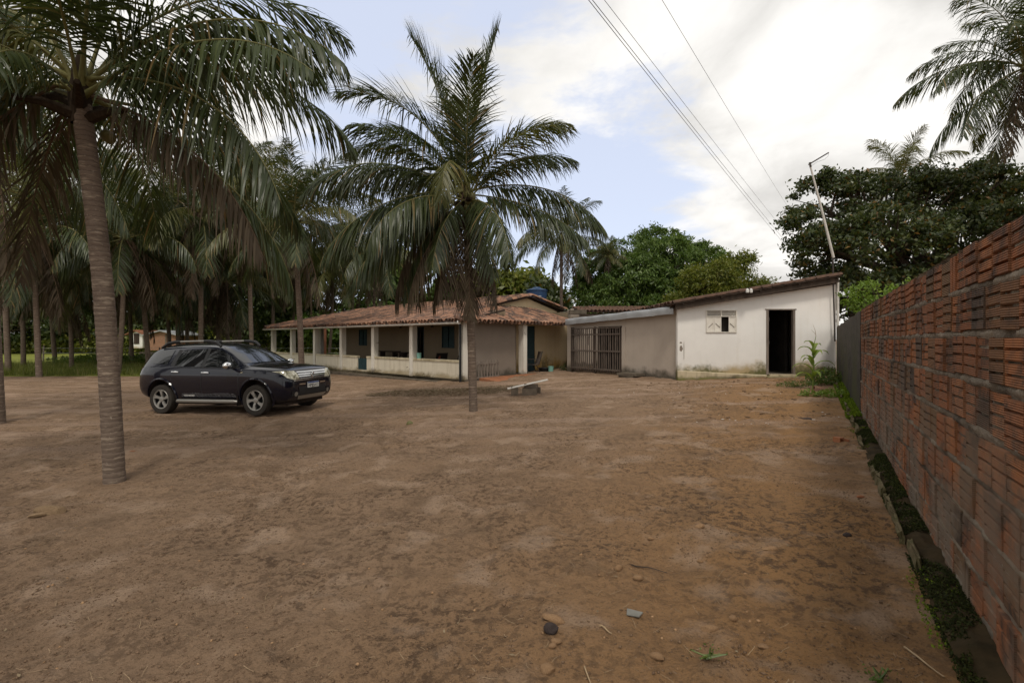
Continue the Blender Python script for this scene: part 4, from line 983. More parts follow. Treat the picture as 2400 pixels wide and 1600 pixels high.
    mb = MB(); hbox(mb, -.75, .94, bc+.15, 6.1, .0, .16); mb.build('slab', MAT['concrete'], pv)
    # --- blue water tank behind the gable
    tk = PX(1258, 690, 29.0)
    tank = thing('water_tank', (tk.x, tk.y, 0), 'round blue plastic water tank standing behind the gable roof', 'water tank')
    c = (tk.x, tk.y, .47); r = .62
    mb = MB(); mb.lathe([(0,2.55),(r*.82,2.55),(r*.9,3.1),(r,3.98),(r*1.04,4.0),(r*1.04,4.06),(r*.98,4.07)], 36, c); mb.build('tank_body', MAT['tank'], tank, True)
    mb = MB(); mb.lathe([(r*1.05,4.045),(r*1.05,4.08),(r*.9,4.11),(r*.4,4.20),(r*.35,4.26),(0,4.28)], 36, c); mb.build('tank_lid', MAT['tank'], tank, True)
    for dx in (-.5, .5):
        for dy in (-.5, .5):
            mb = MB(); mb.box((tk.x+dx-.08, tk.y+dy-.08, 0), (tk.x+dx+.08, tk.y+dy+.08, 2.92)); mb.build('stand_post', MAT['wood_dark'], tank)
    mb = MB(); mb.box((tk.x-.75, tk.y-.75, 2.92), (tk.x+.75, tk.y+.75, 3.015)); mb.build('stand_deck', MAT['concrete'], tank)
    for i, ch in enumerate('L TGI XXM'):
        if ch == ' ': continue
        th = -math.pi/2-.62+i*.115; rr = r*.985
        me = text_mesh(ch, .15, MAT['white_plastic'])
        q = link('lettering', me, tank, (tk.x+rr*math.cos(th), tk.y+rr*math.sin(th), 4.12), (R(90), 0, th+math.pi/2))
    # --- things on and by the veranda
    def picket():
        p = thing('picket_panel', HP(-.25, 1.0, .1), 'old grey picket panel leaning by the porch corner', 'picket fence')
        x0, x1 = 600+.323*1600, 600+.323*1762
        b0, b1 = h_b(x0, -.18), h_b(x1, -.18)
        for k in range(9):
            b = b0+(b1-b0)*k/8; mb = MB(); mb.beam(HP(-.16,b,.06+random.uniform(-.01,.02)), HP(-.10,b+random.uniform(-.03,.03),.80+random.uniform(-.04,.05)), .055, .018, HU); mb.build('picket', MAT['wood_grey'], p)
        for z in (.18, .68):
            mb = MB(); mb.beam(HP(-.185+(.05*z),b0-.03,z), HP(-.185+(.05*z),b1+.03,z+.02), .02, .05); mb.build('rail', MAT['wood_grey'], p)
    picket()
    def chair(name, label, a, b, rz, cloth):
        t = thing(name, HP(a,b,.13), label, 'chair', rz=rz)
        for s_ in (-1, 1):
            mb = MB(); mb.tube([(.25*s_,-.28,0),(.26*s_,-.25,.36),(.26*s_,.25,.34),(.25*s_,.42,.92)], .014, 6); local('side_frame', mb.mesh('side_frame', MAT['iron'], True), t)
            mb = MB(); mb.tube([(.25*s_,.30,0),(.26*s_,.12,.35)], .014, 6); local('leg', mb.mesh('leg', MAT['iron'], True), t)
            mb = MB(); mb.tube([(.27*s_,-.27,.36),(.27*s_,-.26,.58),(.27*s_,.28,.58)], .014, 6); local('armrest', mb.mesh('armrest', MAT['iron'], True), t)
        mb = MB(); mb.add([(-.25,-.26,.37),(.25,-.26,.37),(.25,.0,.33),(-.25,.0,.33),(.25,.24,.35),(-.25,.24,.35)], [(0,1,2,3),(3,2,4,5)]); local('seat', mb.mesh('seat', cloth), t)
        mb = MB(); mb.add([(-.25,.25,.36),(.25,.25,.36),(.245,.42,.90),(-.245,.42,.90)], [(0,1,2,3)]); local('backrest', mb.mesh('backrest', cloth), t)
        return t
    base = math.atan2(HU.y, HU.x)
    chair('porch_chair', 'dark metal armchair behind the parapet near the doorway', h_a(600+.323*1320, 1.1), 1.1, base+1.35, MAT['iron'])
    chair('porch_chair', 'dark metal armchair closest to the porch corner column', h_a(600+.323*1430, 1.0), 1.0, base+1.9, MAT['iron'])
    a = h_a(600+.323*1330, .95); rg = thing('orange_rag', HP(a,.95,.9), 'orange cloth hung over the arm of the porch chair', 'cloth')
    mb = MB(); mb.ball(HP(a,.92,.88), (.09,.07,.14), 8, 6, 0, .18); mb.build('cloth', MAT['red_cloth'], rg, True)
    ch = chair('wooden_chair', 'brown chair standing by the teal front door', 0, 0, base+2.6, MAT['wood_grey']); ch.location = HP(.42, h_b(600+.323*2000, .42), .16)
    def bench(name, label, px0, px1, b, h, d):
        a0, a1 = h_a(px1, b), h_a(px0, b); t = thing(name, HP((a0+a1)/2, b, .13), label, 'bench')
        mb = MB(); hbox(mb, a0, a1, b-d/2, b+d/2, h-.05, h); mb.build('seat', MAT['wood_dark'], t)
        for a in (a0+.25, a1-.25):
            mb = MB(); hbox(mb, a-.04, a+.04, b-d/2+.04, b+d/2-.04, .131, h-.052); mb.build('leg', MAT['wood_dark'], t)
    bench('porch_bench', 'longer dark wooden bench along the porch wall', 600+.323*900, 600+.323*1030, 1.9, 1.02, .35)
    bench('porch_bench', 'shorter dark wooden bench nearer the porch doorway', 600+.323*1036, 600+.323*1098, 1.7, .98, .35)
    c = HP(h_a(600+.323*1160, 0), 0, .83); pt = thing('mint_pot', c, 'mint green pot standing on the veranda parapet by a column', 'pot')
    mb = MB(); mb.lathe([(0,0),(.085,0),(.10,.20),(.108,.20),(.108,.22),(.09,.22),(.08,.03),(0,.03)], 18, c-HV*0+HU*-.22); mb.build('pot', MAT['mint'], pt, True)
    c = ground_px(1291, 871); c.z = .165; bk = thing('mint_bucket', c, 'mint green bucket on the slab before the cream wall', 'bucket')
    mb = MB(); mb.lathe([(0,0),(.10,0),(.125,.25),(.135,.25),(.135,.265),(.115,.26),(.09,.02),(0,.02)], 18, c); mb.build('bucket', MAT['mint'], bk, True)
    c = ground_px(1278, 870); c.z = .165; bs = thing('dark_basin', c, 'dark round basin beside the mint bucket', 'basin')
    mb = MB(); mb.lathe([(0,0),(.24,0),(.30,.15),(.33,.16),(.33,.175),(.28,.16),(.22,.03),(0,.03)], 22, c); mb.build('basin', MAT['black'], bs, True)

def text_mesh(s, size, mat):
    cu = bpy.data.curves.new('txt', 'FONT'); cu.body = s; cu.size = size; cu.align_x = 'CENTER'; cu.align_y = 'CENTER'; cu.extrude = .002
    ob = bpy.data.objects.new('txt', cu); COL.objects.link(ob); bpy.context.view_layer.update()
    me = bpy.data.meshes.new_from_object(ob.evaluated_get(bpy.context.evaluated_depsgraph_get())); bpy.data.objects.remove(ob); bpy.data.curves.remove(cu)
    me.materials.clear(); me.materials.append(mat); me.name = 'lettering'; return me
build_house()
# ------------------------------------------------------------------ palms
def frond_mesh(e0, droop, L, seed, mat, rmat, dens=24.0, lmax=0.285, grav=1.0, power=1.35, ragged=0.0, twist=0.0, wid=0.042, petiole=0.13, vee=None, side=0.0, segs=4):
    """coconut leaf growing along local +x / up z; base at the origin"""
    if vee is None: vee = .45 if e0 > 62 else (.1 if e0 > 42 else (-.35 if e0 > 20 else -.55))
    r = np.random.default_rng(seed)
    S = 26; s = np.linspace(0, 1, S)
    el = np.radians(e0-droop*s**power); az = np.radians(side)*s**1.5
    step = L/(S-1)
    d = np.stack([np.cos(el)*np.cos(az), np.cos(el)*np.sin(az), np.sin(el)], -1)
    P = np.concatenate([[[0,0,0]], np.cumsum(d[:-1]*step, 0)])
    n = int(L*dens)
    t = petiole+(1-petiole)*(np.arange(n)+.5)/n
    V = []; Fc = []; o = 0
    for sd in (-1, 1):
        tt = np.clip(t+r.uniform(-.3, .3, n)*(1-petiole)/n, 0, .999)
        keep = r.random(n) > (0.02+ragged*(0.25+0.4*tt)); tt = tt[keep]; m = len(tt)
        base = np.stack([np.interp(tt, s, P[:, k]) for k in range(3)], -1)
        T = norm(np.stack([np.interp(tt, s, d[:, k]) for k in range(3)], -1))
        up = np.array([0,0,1.0]); B = np.cross(np.broadcast_to(up, T.shape), T)
        bl = np.linalg.norm(B, axis=1, keepdims=True)
        B = np.where(bl > .05, B/np.maximum(bl, 1e-6), np.array([0,1.0,0])); N = np.cross(T, B)
        q = (tt-petiole)/(1-petiole)
        ang = np.radians(60-34*q**1.1+r.uniform(-7, 7, m))
        v = vee*(1-.4*q)+r.uniform(-.10, .10, m)
        d0 = norm(np.cos(ang)[:, None]*T+np.sin(ang)[:, None]*(sd*B*np.cos(v)[:, None]+N*np.sin(v)[:, None]))
        ln = L*lmax*np.clip(np.sin(np.pi*np.clip(q*.86+.12, 0, 1))**.6, .12, 1)*r.uniform(.86, 1.1, m)
        if ragged: ln = ln*np.where(r.random(m) < ragged, r.uniform(.35, .8, m), 1)
        g = grav*(.30+.9*r.random(m)**1.5)*(.35+1.0*np.abs(np.cos(np.interp(tt, s, el))))
        kink = np.where(r.random(m) < .22, r.uniform(1.2, 3.0, m), 0.0); ks = r.uniform(.45, .8, m)
        cur = base.copy(); rows = []
        for k in range(segs+1):
            u = k/segs
            dr = norm(d0+np.array([0,0,-1.0])*(g*u**1.2+kink*(u > ks))[:, None]+r.normal(size=(m,3))*.035*u)
            if k: cur = cur+dr*(ln/segs)[:, None]
            w = norm(T-(T*dr).sum(1, keepdims=True)*dr); w2 = np.cross(dr, w)
            ph = (twist+r.uniform(-.5, .5, m))[:, None]; w = w*np.cos(ph)+w2*np.sin(ph)
            ww = wid*min(1.0, .35+3.2*u)*(1-u**2.4*.93)
            rows += [cur-w*ww/2, cur+w*ww/2]
        R_ = np.stack(rows, 1); V.append(R_.reshape(-1, 3)); mm = R_.shape[1]
        oo = o+np.arange(m)[:, None]*mm
        for k in range(segs): Fc.append(np.concatenate([oo+2*k, oo+2*k+1, oo+2*k+3, oo+2*k+2], 1))
        o += m*mm
    nl = sum(len(f) for f in Fc)
    mb = MB(); rad = [max(.004, (.034-.030*q**.7)*L/4.2) for q in s]; rad[0] *= 1.7; rad[1] *= 1.25
    mb.tube([tuple(p) for p in P], rad, 5, cap=False)
    V.append(np.array(mb.v)); Fc.append(np.array(mb.f)+o)
    return mesh_np('frond', np.concatenate(V), np.concatenate(Fc), [mat, rmat], False, [0]*nl+[1]*len(mb.f))

def trunk_mesh(pts, radii, seed=0, base_flare=1.14):
    """ringed palm trunk along a bent line (local coordinates)"""
    r = random.Random(seed); pts = [Vector(p) for p in pts]
    # dense resample
    L = [0.0]
    for a, b in zip(pts[:-1], pts[1:]): L.append(L[-1]+(b-a).length)
    tot = L[-1]; n = max(24, int(tot/.035)); rings = []; nxt = 0; ring_at = 0.0; mb = MB(); C = []; Rr = []
    for i in range(n+1):
        q = tot*i/n
        j = max(k for k in range(len(L)) if L[k] <= q+1e-6); j = min(j, len(pts)-2)
        u = (q-L[j])/max(1e-6, L[j+1]-L[j])
        # catmull-rom
        p0 = pts[max(j-1,0)]; p1 = pts[j]; p2 = pts[j+1]; p3 = pts[min(j+2,len(pts)-1)]
        c = .5*((2*p1)+(p2-p0)*u+(2*p0-5*p1+4*p2-p3)*u*u+(3*p1-p0-3*p2+p3)*u**3)
        rad = np.interp(q/tot, np.linspace(0, 1, len(radii)), radii)
        if q >= ring_at: ring_at = q+r.uniform(.06, .13); k = 1.02+r.uniform(0, .02)
        else: k = 1.0+r.uniform(-.012, .012)
        if q < .35: k *= 1+(base_flare-1)*(1-q/.35)**2
        C.append(c); Rr.append(rad*k)
    mb.tube(C, Rr, 14)
    me = mb.mesh('trunk', MAT['bark'], True, fix=False)
    return me

FR = {}
def frond_lib():
    k = 0
    for nm, mat, rm in (('g', 'frond', 'rachis'), ('y', 'frond_y', 'rachis')):
        for e, dr in ((82, 45), (68, 70), (52, 85), (36, 90), (18, 85), (0, 70), (-22, 55)):
            for v in range(2):
                k += 1; FR[(nm, e, v)] = frond_mesh(e, dr+v*14, 4.0, 100+k, MAT[mat], MAT[rm], dens=19, grav=1.3+.5*v, wid=.044, ragged=.05, side=(-12 if v else 10), segs=3)
    for e, dr in ((-35, 50), (-60, 28), (-72, 18)):
        for v in range(2):
            k += 1; FR[('d', e, v)] = frond_mesh(e, dr, 3.2, 200+k, MAT['frond_dead'], MAT['rachis_dead'], dens=14, grav=3.0, wid=.045, ragged=.35, lmax=.24, segs=3)
frond_lib()
CROWN = {}
def crown_bits():
    mb = MB(); mb.lathe([(.12,-.40),(.145,-.2),(.16,0),(.14,.2),(.07,.45),(.02,.6)], 12); CROWN['sheath'] = mb.mesh('crown_sheath', MAT['fibre'], True)
    mb = MB(); mb.ball((0,0,0), (.075,.075,.095), 10, 8); CROWN['nut'] = mb.mesh('coconut', MAT['coconut'], True)
    mb = MB(); mb.tube([(0,0,0),(.25,0,.12),(.45,0,-.1),(.5,0,-.4)], [.018,.016,.012,.006], 5)
    for a in range(7):
        mb.tube([(.3+.03*a,0,.06-.04*a),(.42+.03*a,.10*math.sin(a*2.4),-.2-.04*a),(.45+.03*a,.16*math.sin(a*2.4),-.5)], [.008,.007,.004], 4)
    CROWN['stalk'] = mb.mesh('fruit_stalk', MAT['rachis_dead'], True)
crown_bits()

def palm(name, label, base, top, r0, r1, fronds, scale=1.0, nuts=0, group=None, bend=0.0, sheath=1.0, seed=0, mid=None, stubs=0, nut_at=None):
    """fronds: list of (azimuth deg, mesh, scale) placed at the crown"""
    rnd = random.Random(seed)
    root = thing(name, base, label, 'palm tree', group)
    top = Vector(top)-Vector(base); m = mid or top*.5+Vector((bend,0,0))
    me = trunk_mesh([Vector((0,0,-.12)), m, top], [r0, (r0*.45+r1*.55), r1], seed)
    local('trunk', me, root)
    local('crown_sheath', CROWN['sheath'], root, top, (0,0,rnd.random()*6), (r1/.13*sheath, r1/.13*sheath, scale*.9))
    for az, me, sc in fronds:
        a = R(az); local('frond', me, root, top+Vector((math.cos(a)*r1*.7, math.sin(a)*r1*.7, rnd.uniform(-.05,.22)*scale)), (rnd.uniform(-.10,.10), 0, a), (sc,)*3)
    for k in range(stubs):
        a = k*2.4+seed; mb = None
        local('frond_stub', STUB, root, top+Vector((math.cos(a)*r1*.8, math.sin(a)*r1*.8, -.1-.05*k)), (0, rnd.uniform(-.4,.3), a), (scale,)*3)
    for k in range(nuts):
        a = (nut_at if nut_at is not None else rnd.random()*6.28)+rnd.gauss(0, .9 if nut_at is not None else 3)
        rr = r1*1.2+rnd.uniform(.06,.26); local('coconut', CROWN['nut'], root, top+Vector((math.cos(a)*rr, math.sin(a)*rr, rnd.uniform(-.55,.0))), (rnd.random(), rnd.random(), 0), (rnd.uniform(.8,1.1),)*3)
    for k in range(2 if nuts else 1):
        local('fruit_stalk', CROWN['stalk'], root, top+Vector((0,0,-.05)), (0,0,rnd.random()*6.28), (scale*.9,)*3)
    return root
mb = MB(); mb.tube([(0,0,0),(.25,0,.10),(.5,0,.12)], [.075,.05,.03], 6); STUB = mb.mesh('frond_stub', MAT['fibre'], True)

def std_fronds(rnd, sc, n=20, dead=4, style='g'):
    out = []; es = [82, 68, 52, 36, 18, 0, -22]
    for i in range(n):
        q = i/(n-1); e = es[min(6, int(q*6.99))]; nm = style if rnd.random() < .75 else ('y' if style == 'g' else 'g')
        out.append((i*137.5+rnd.uniform(-15,15), FR[(nm, e, rnd.randint(0,1))], sc*rnd.uniform(.88,1.08)*(.86 if q < .12 else 1)))
    for i in range(dead):
        out.append((rnd.random()*360, FR[('d', rnd.choice((-35,-60,-60,-72)), rnd.randint(0,1))], sc*rnd.uniform(.85,1.3)))
    return out

def build_palms():
    g, y, dd = MAT['frond'], MAT['frond_y'], MAT['frond_dead']; rc, rd = MAT['rachis'], MAT['rachis_dead']
    k = [300]; DW = [27, .030, .285]
    def fm(e, dr, L, mat=g, r_=rc, **kw):
        k[0] += 1; kw.setdefault('ragged', .04); kw.setdefault('dens', DW[0]); kw.setdefault('wid', DW[1]); kw.setdefault('lmax', DW[2]); return frond_mesh(e, dr, L, k[0], mat, r_, **kw)
    # ---- big palm on the left
    b = ground_px(270, 1126); top = PX(188, 222, b.y)
    L = [
        (8, fm(54, 112, 3.3, grav=1.8, power=1.2), 1), (354, fm(34, 82, 3.6, grav=2.0), 1), (340, fm(18, 60, 3.7, grav=2.2), 1),
        (346, fm(-4, 66, 3.5, grav=2.4, ragged=.08), 1), (352, fm(-20, 55, 3.1, dd, rd, grav=3.0, ragged=.2, wid=.03), 1),
        (20, fm(62, 100, 3.7, grav=1.3), 1), (40, fm(40, 95, 3.8, grav=1.5), 1), (62, fm(15, 85, 3.6, grav=1.7), 1),
        (90, fm(48, 95, 3.8, grav=1.3), 1), (112, fm(10, 80, 3.7, grav=1.7), 1), (135, fm(40, 95, 3.7, grav=1.5), 1),
        (160, fm(58, 105, 3.7, grav=1.3), 1), (176, fm(24, 85, 3.9, grav=1.8), 1), (195, fm(0, 75, 3.6, grav=2.0), 1), (186, fm(-18, 60, 3.4, grav=2.2), 1),
        (212, fm(44, 98, 3.7, grav=1.5), 1), (228, fm(14, 84, 3.6, grav=1.9), 1), (236, fm(38, 120, 2.3, y, rc, grav=2.0), 1), (258, fm(24, 110, 1.9, y, rc, grav=2.2), 1), (282, fm(12, 95, 1.8, g, rc, grav=2.2), 1), (218, fm(-5, 80, 2.2, g, rc, grav=2.2), 1),
        (300, fm(48, 112, 3.0, grav=1.8), 1), (315, fm(60, 110, 3.5, grav=1.4), 1), (240, fm(70, 80, 3.3, grav=1.0), 1), (30, fm(78, 60, 3.3, grav=.8), 1),
        (200, fm(-40, 45, 3.0, dd, rd, grav=3, ragged=.3), 1), (150, fm(-35, 50, 3.0, dd, rd, grav=3, ragged=.3), 1),
        (30, fm(-20, 60, 3.4, grav=2.2), 1), (330, fm(70, 95, 3.5, grav=1.2), 1)]
    palm('coconut_palm', 'large coconut palm with a thick leaning trunk in the left foreground', b, top, .112, .098, L, 1.0, 4, 'coconut palms in the yard', 0, seed=3, mid=(top-b)*.5+Vector((.05,.02,0)), stubs=5, nut_at=1.6)
    # ---- middle palm before the house
    DW[:] = [36, .028, .33]
    b = ground_px(1110, 962); top = PX(1092, 470, b.y+.05)
    L = [
        (172, fm(80, 22, 3.9, grav=.55, vee=.5), 1), (20, fm(86, 14, 3.6, grav=.5, vee=.5), 1), (178, fm(70, 78, 3.7, grav=.8, vee=.45), 1), (150, fm(62, 55, 3.5, grav=.8), 1),
        (8, fm(66, 72, 2.8, grav=1.0, vee=.4), 1), (330, fm(58, 80, 2.9, y, rc, grav=1.1), 1), (350, fm(46, 72, 2.6, grav=1.3), 1), (200, fm(-45, 40, 2.7, grav=2.4), 1), (250, fm(-30, 55, 2.2, grav=2.4), 1), (300, fm(-50, 30, 2.3, grav=2.4), 1), (222, fm(48, 70, 2.9, grav=1.2), 1), (280, fm(-78, 8, 2.6, dd, rd, grav=3.2, ragged=.3), 1), (185, fm(-66, 20, 2.5, dd, rd, grav=3.2, ragged=.3), 1), (100, fm(76, 40, 3.3, grav=.5), 1),
        (186, fm(38, 92, 3.8, grav=1.5), 1), (170, fm(34, 80, 3.5, grav=1.5), 1), (4, fm(14, 72, 3.4, grav=1.8), 1), (350, fm(-8, 40, 2.9, grav=2.0), 1),
        (194, fm(-4, 62, 3.5, grav=1.8), 1), (205, fm(-26, 40, 3.2, grav=2.0), 1), (262, fm(42, 150, 2.5, y, rc, grav=2.0), 1), (225, fm(0, 78, 2.9, grav=2.0), 1), (300, fm(-10, 70, 2.7, grav=2.2), 1),
        (95, fm(50, 80, 3.3, grav=1.2), 1), (70, fm(5, 75, 3.1, grav=1.8), 1), (285, fm(74, 50, 2.8, grav=.7), 1),
        (160, fm(52, 70, 3.6, grav=1.1), 1), (30, fm(54, 66, 2.7, grav=1.1), 1), (180, fm(-18, 50, 3.2, grav=2.2), 1), 
        (205, fm(-48, 34, 2.7, dd, rd, grav=3.2, ragged=.3), 1), (190, fm(-40, 48, 3.0, dd, rd, grav=3.2, ragged=.25), 1), (240, fm(-62, 22, 2.6, dd, rd, grav=3.2, ragged=.3), 1),
        (275, fm(-74, 14, 2.4, dd, rd, grav=3.2, ragged=.3), 1), (330, fm(-60, 26, 2.5, dd, rd, grav=3.2, ragged=.35), 1), (320, fm(-64, 20, 2.3, dd, rd, grav=3.2, ragged=.35), 1), (160, fm(-55, 30, 2.7, dd, rd, grav=3.2, ragged=.3), 1)]
    palm('coconut_palm', 'coconut palm with hanging dead leaves standing before the farmhouse', b, top, .090, .084, L, 1.0, 13, 'coconut palms in the yard', 0, seed=5, mid=(top-b)*.5+Vector((.01,0,0)), stubs=4, nut_at=-.5)
    # ---- palm between car and house
    rnd = random.Random(9)
    b = ground_px(708, 884); top = PX(688, 525, b.y)
    palm('coconut_palm', 'coconut palm rising behind the car beside the veranda', b, top, .130, .105, std_fronds(rnd, 1.02, 26, 6), 1.0, 7, 'coconut palms in the yard', .05, seed=12, stubs=3)
    # ---- left edge palm
    b = ground_px(-8, 993); top = PX(-60, 240, b.y)
    palm('coconut_palm', 'coconut palm with a pale trunk cut by the left edge', b, top, .15, .115, std_fronds(rnd, 1.0, 22, 4), 1.0, 4, 'coconut palms in the yard', .05, seed=13)
    # ---- grove behind
    spec = [
        (168, 864, 150, 660, .95, 'slim palm standing in the grass behind the left trunk', 'g'),
        (92, 884, 80, 560, 1.0, 'palm with a skirt of hanging dead leaves at the yard edge on the left', 'g'),
        (277, 876, 290, 560, 1.0, 'palm just right of the big left trunk at the grass edge', 'g'),
        (350, 866, 330, 590, 1.1, 'palm with a leaning trunk behind the rear of the car', 'y'),
        (470, 868, 468, 500, 1.05, 'thick trunked palm rising behind the car roof', 'g'),
        (592, 864, 585, 480, 1.05, 'palm between the car and the veranda end', 'y'),
        (540, 856, 530, 660, 1.0, 'short palm with bare trunk beyond the car roof', 'g'),
        (420, 852, 410, 500, 1.15, 'tall palm deeper in the grove behind the car', 'g'),
        (20, 872, 5, 430, 1.1, 'tall palm of the grove close to the left edge', 'g'),
        (230, 850, 215, 450, 1.1, 'tall palm half hidden behind the big left trunk', 'g'),
        (640, 850, 640, 560, 1.0, 'palm behind the left end of the veranda roof', 'g'),
        (770, 846, 780, 640, 1.0, 'low palm behind the veranda roof left of the middle palm', 'y'),
        (870, 846, 880, 600, 1.05, 'palm behind the tiled roof left of the middle palm', 'g'),
        (960, 842, 955, 500, 1.0, 'distant palm top seen just left of the middle palm trunk', 'y'),
        (1318, 842, 1316, 560, 1.0, 'lone distant palm with drooping leaves right of the middle palm', 'g'),
        (130, 852, 120, 600, 1.15, 'palm between the two leftmost grove trunks', 'g'),
        (55, 858, 40, 640, 1.1, 'low palm with drooping crown at the far left', 'y'),
        (310, 852, 300, 650, 1.1, 'drooping palm behind the rear window of the car', 'g'),
        (400, 850, 392, 640, 1.15, 'palm with brown skirt above the car rear', 'g'),
        (512, 850, 505, 630, 1.15, 'palm with brown skirt above the car windscreen', 'g'),
        (560, 850, 560, 430, 1.15, 'tall palm of the grove between car and veranda', 'g'),
        (258, 846, 250, 640, 1.2, 'drooping palm seen right behind the big left trunk', 'y'),
        (440, 844, 430, 600, 1.25, 'deeper palm crown above the middle of the car', 'g'),
        (690, 846, 690, 620, 1.1, 'low palm crown behind the veranda columns', 'g'),
        (830, 844, 820, 560, 1.15, 'taller palm behind the middle of the veranda roof', 'g'),
        (1432, 838, 1425, 600, .42, 'tiny palm top poking out above the mango tree', 'y')]
    for i, (px, py, tx, ty, sc, lab, st) in enumerate(spec):
        b = ground_px(px, py); t = PX(tx, ty, b.y); sc2 = sc*(1.12 if px < 940 else .95)
        palm('coconut_palm', lab, b, t, .120*sc, .10*sc, std_fronds(rnd, sc2*rnd.uniform(.92,1.08), 21, 12 if i < 8 else 7, st), sc, 3, 'coconut palms of the grove', rnd.uniform(-.15,.15), seed=40+i)
    # ---- palms on the right
    b = Vector((19.6, 18.0, .4)); t = PX(2408, 165, 18.0)
    palm('coconut_palm', 'tall coconut palm cut by the right edge above the wall', b, t, .16, .12, std_fronds(random.Random(4), 1.02, 26, 3, 'g'), 1.0, 9, 'coconut palms beyond the wall', 0, seed=70, nut_at=3.4)
    b = Vector(((2112-1200)/F*30, 30, .4)); t = PX(2112, 425, 30)
    palm('coconut_palm', 'palm top showing above the dark tree behind the wall', b, t, .16, .12, std_fronds(random.Random(14), .95, 18, 1, 'y'), 1.0, 2, 'coconut palms beyond the wall', 0, seed=71)
build_palms()

# ------------------------------------------------------------------ broadleaf trees
def limb(mb, p, d, L, r, depth, rnd, ends, spread=.6):
    n = 4; pts = [p]; q = p.copy(); dd = d.copy()
    for i in range(n):
        dd = (dd+Vector((rnd.gauss(0,.14), rnd.gauss(0,.14), rnd.gauss(.03,.10)))).normalized(); q = q+dd*(L/n); pts.append(q.copy())
    mb.tube(pts, [r*(1-.55*i/n) for i in range(n+1)], 7 if depth < 2 else 5, cap=False)
    if depth >= 3: ends.append(q); return
    for k in range(3 if depth < 2 else 2):
        a = rnd.random()*6.28; nd = (dd+Vector((math.cos(a), math.sin(a), rnd.uniform(-.1,.5)))*spread).normalized()
        limb(mb, q, nd, L*rnd.uniform(.6,.8), r*.45, depth+1, rnd, ends, spread)
def tree(name, label, base, lobes, nleaf, size, mat, seed, trunk_h=2.5, trunk_r=.3, clump=.55, shell=.55, ratio=.42, down=.4, group=None, sub=1.0, per=46, full=False):
    """lobes: list of (centre, radii) world; leaves gather in clumps near the lobe surfaces"""
    r = np.random.default_rng(seed); rnd = random.Random(seed)
    root = thing(name, base, label, 'tree', group)
    mb = MB(); ends = []; cz = min(c[2]-rr[2]*.6 for c, rr in lobes); base = Vector(base)
    th = max(1.0, trunk_h); topp = base+Vector((0,0,th))
    mb.tube([base-Vector((0,0,.2)), base+Vector((.03,0,th*.5)), topp], [trunk_r*1.3, trunk_r, trunk_r*.85], 9, cap=False)
    me_t = mb.mesh('trunk', MAT['treebark'], True, fix=False); link('trunk', me_t, root)
    mb = MB()
    for c, rr in lobes:
        v = Vector(c)-topp; d = v.normalized(); L = v.length
        mb.tube([topp, topp+d*L*.4+Vector((0,0,.2)), Vector(c)], [trunk_r*.55, trunk_r*.35, trunk_r*.12], 6, cap=False)
        for k in range(7):
            a = rnd.random()*6.28; e = rnd.uniform(-.4, 1.0); q = Vector(c)+Vector((math.cos(a)*math.cos(e)*rr[0], math.sin(a)*math.cos(e)*rr[1], math.sin(e)*rr[2]))*.85
            s_ = topp+v*rnd.uniform(.5,.95); mb.tube([s_, (s_+q)/2+Vector((0,0,.15)), q], [trunk_r*.16, trunk_r*.09, .012], 4, cap=False)
    link('branches', mb.mesh('branches', MAT['treebark'], True, fix=False), root)
    vol = np.array([rr[0]*rr[1]+rr[0]*rr[2]+rr[1]*rr[2] for c, rr in lobes]); vol = vol/vol.sum()
    nc = nleaf//per; li = r.choice(len(lobes), nc, p=vol)
    C = np.array([c for c, rr in lobes])[li]; RR = np.array([rr for c, rr in lobes])[li]
    u = norm(r.normal(size=(nc, 3))); u[:, 2] = np.where((u[:, 2] < -.45) & (not full), -u[:, 2], u[:, 2]); rad = shell+(1-shell)*r.random(nc)**.6
    cc = C+u*RR*rad[:, None]
    cl = np.repeat(cc, per, 0); uo = np.repeat(u, per, 0)
    sz = np.repeat(clump*r.uniform(.6, 1.3, nc), per)
    off = r.normal(size=(len(cl), 3))*.5; off[:, 2] *= .6
    P = cl+off*sz[:, None]
    v, f = leaves(P, size, r, ratio, down, .8, uo, .55)
    link('crown', mesh_np('crown', v, f, [mat]), root)
    return root
def lob(px, py, Z, rx, rz, ry=None):
    c = PX(px, py, Z); k = Z/F; return (tuple(c), (rx*k, (ry or rx)*k, rz*k))
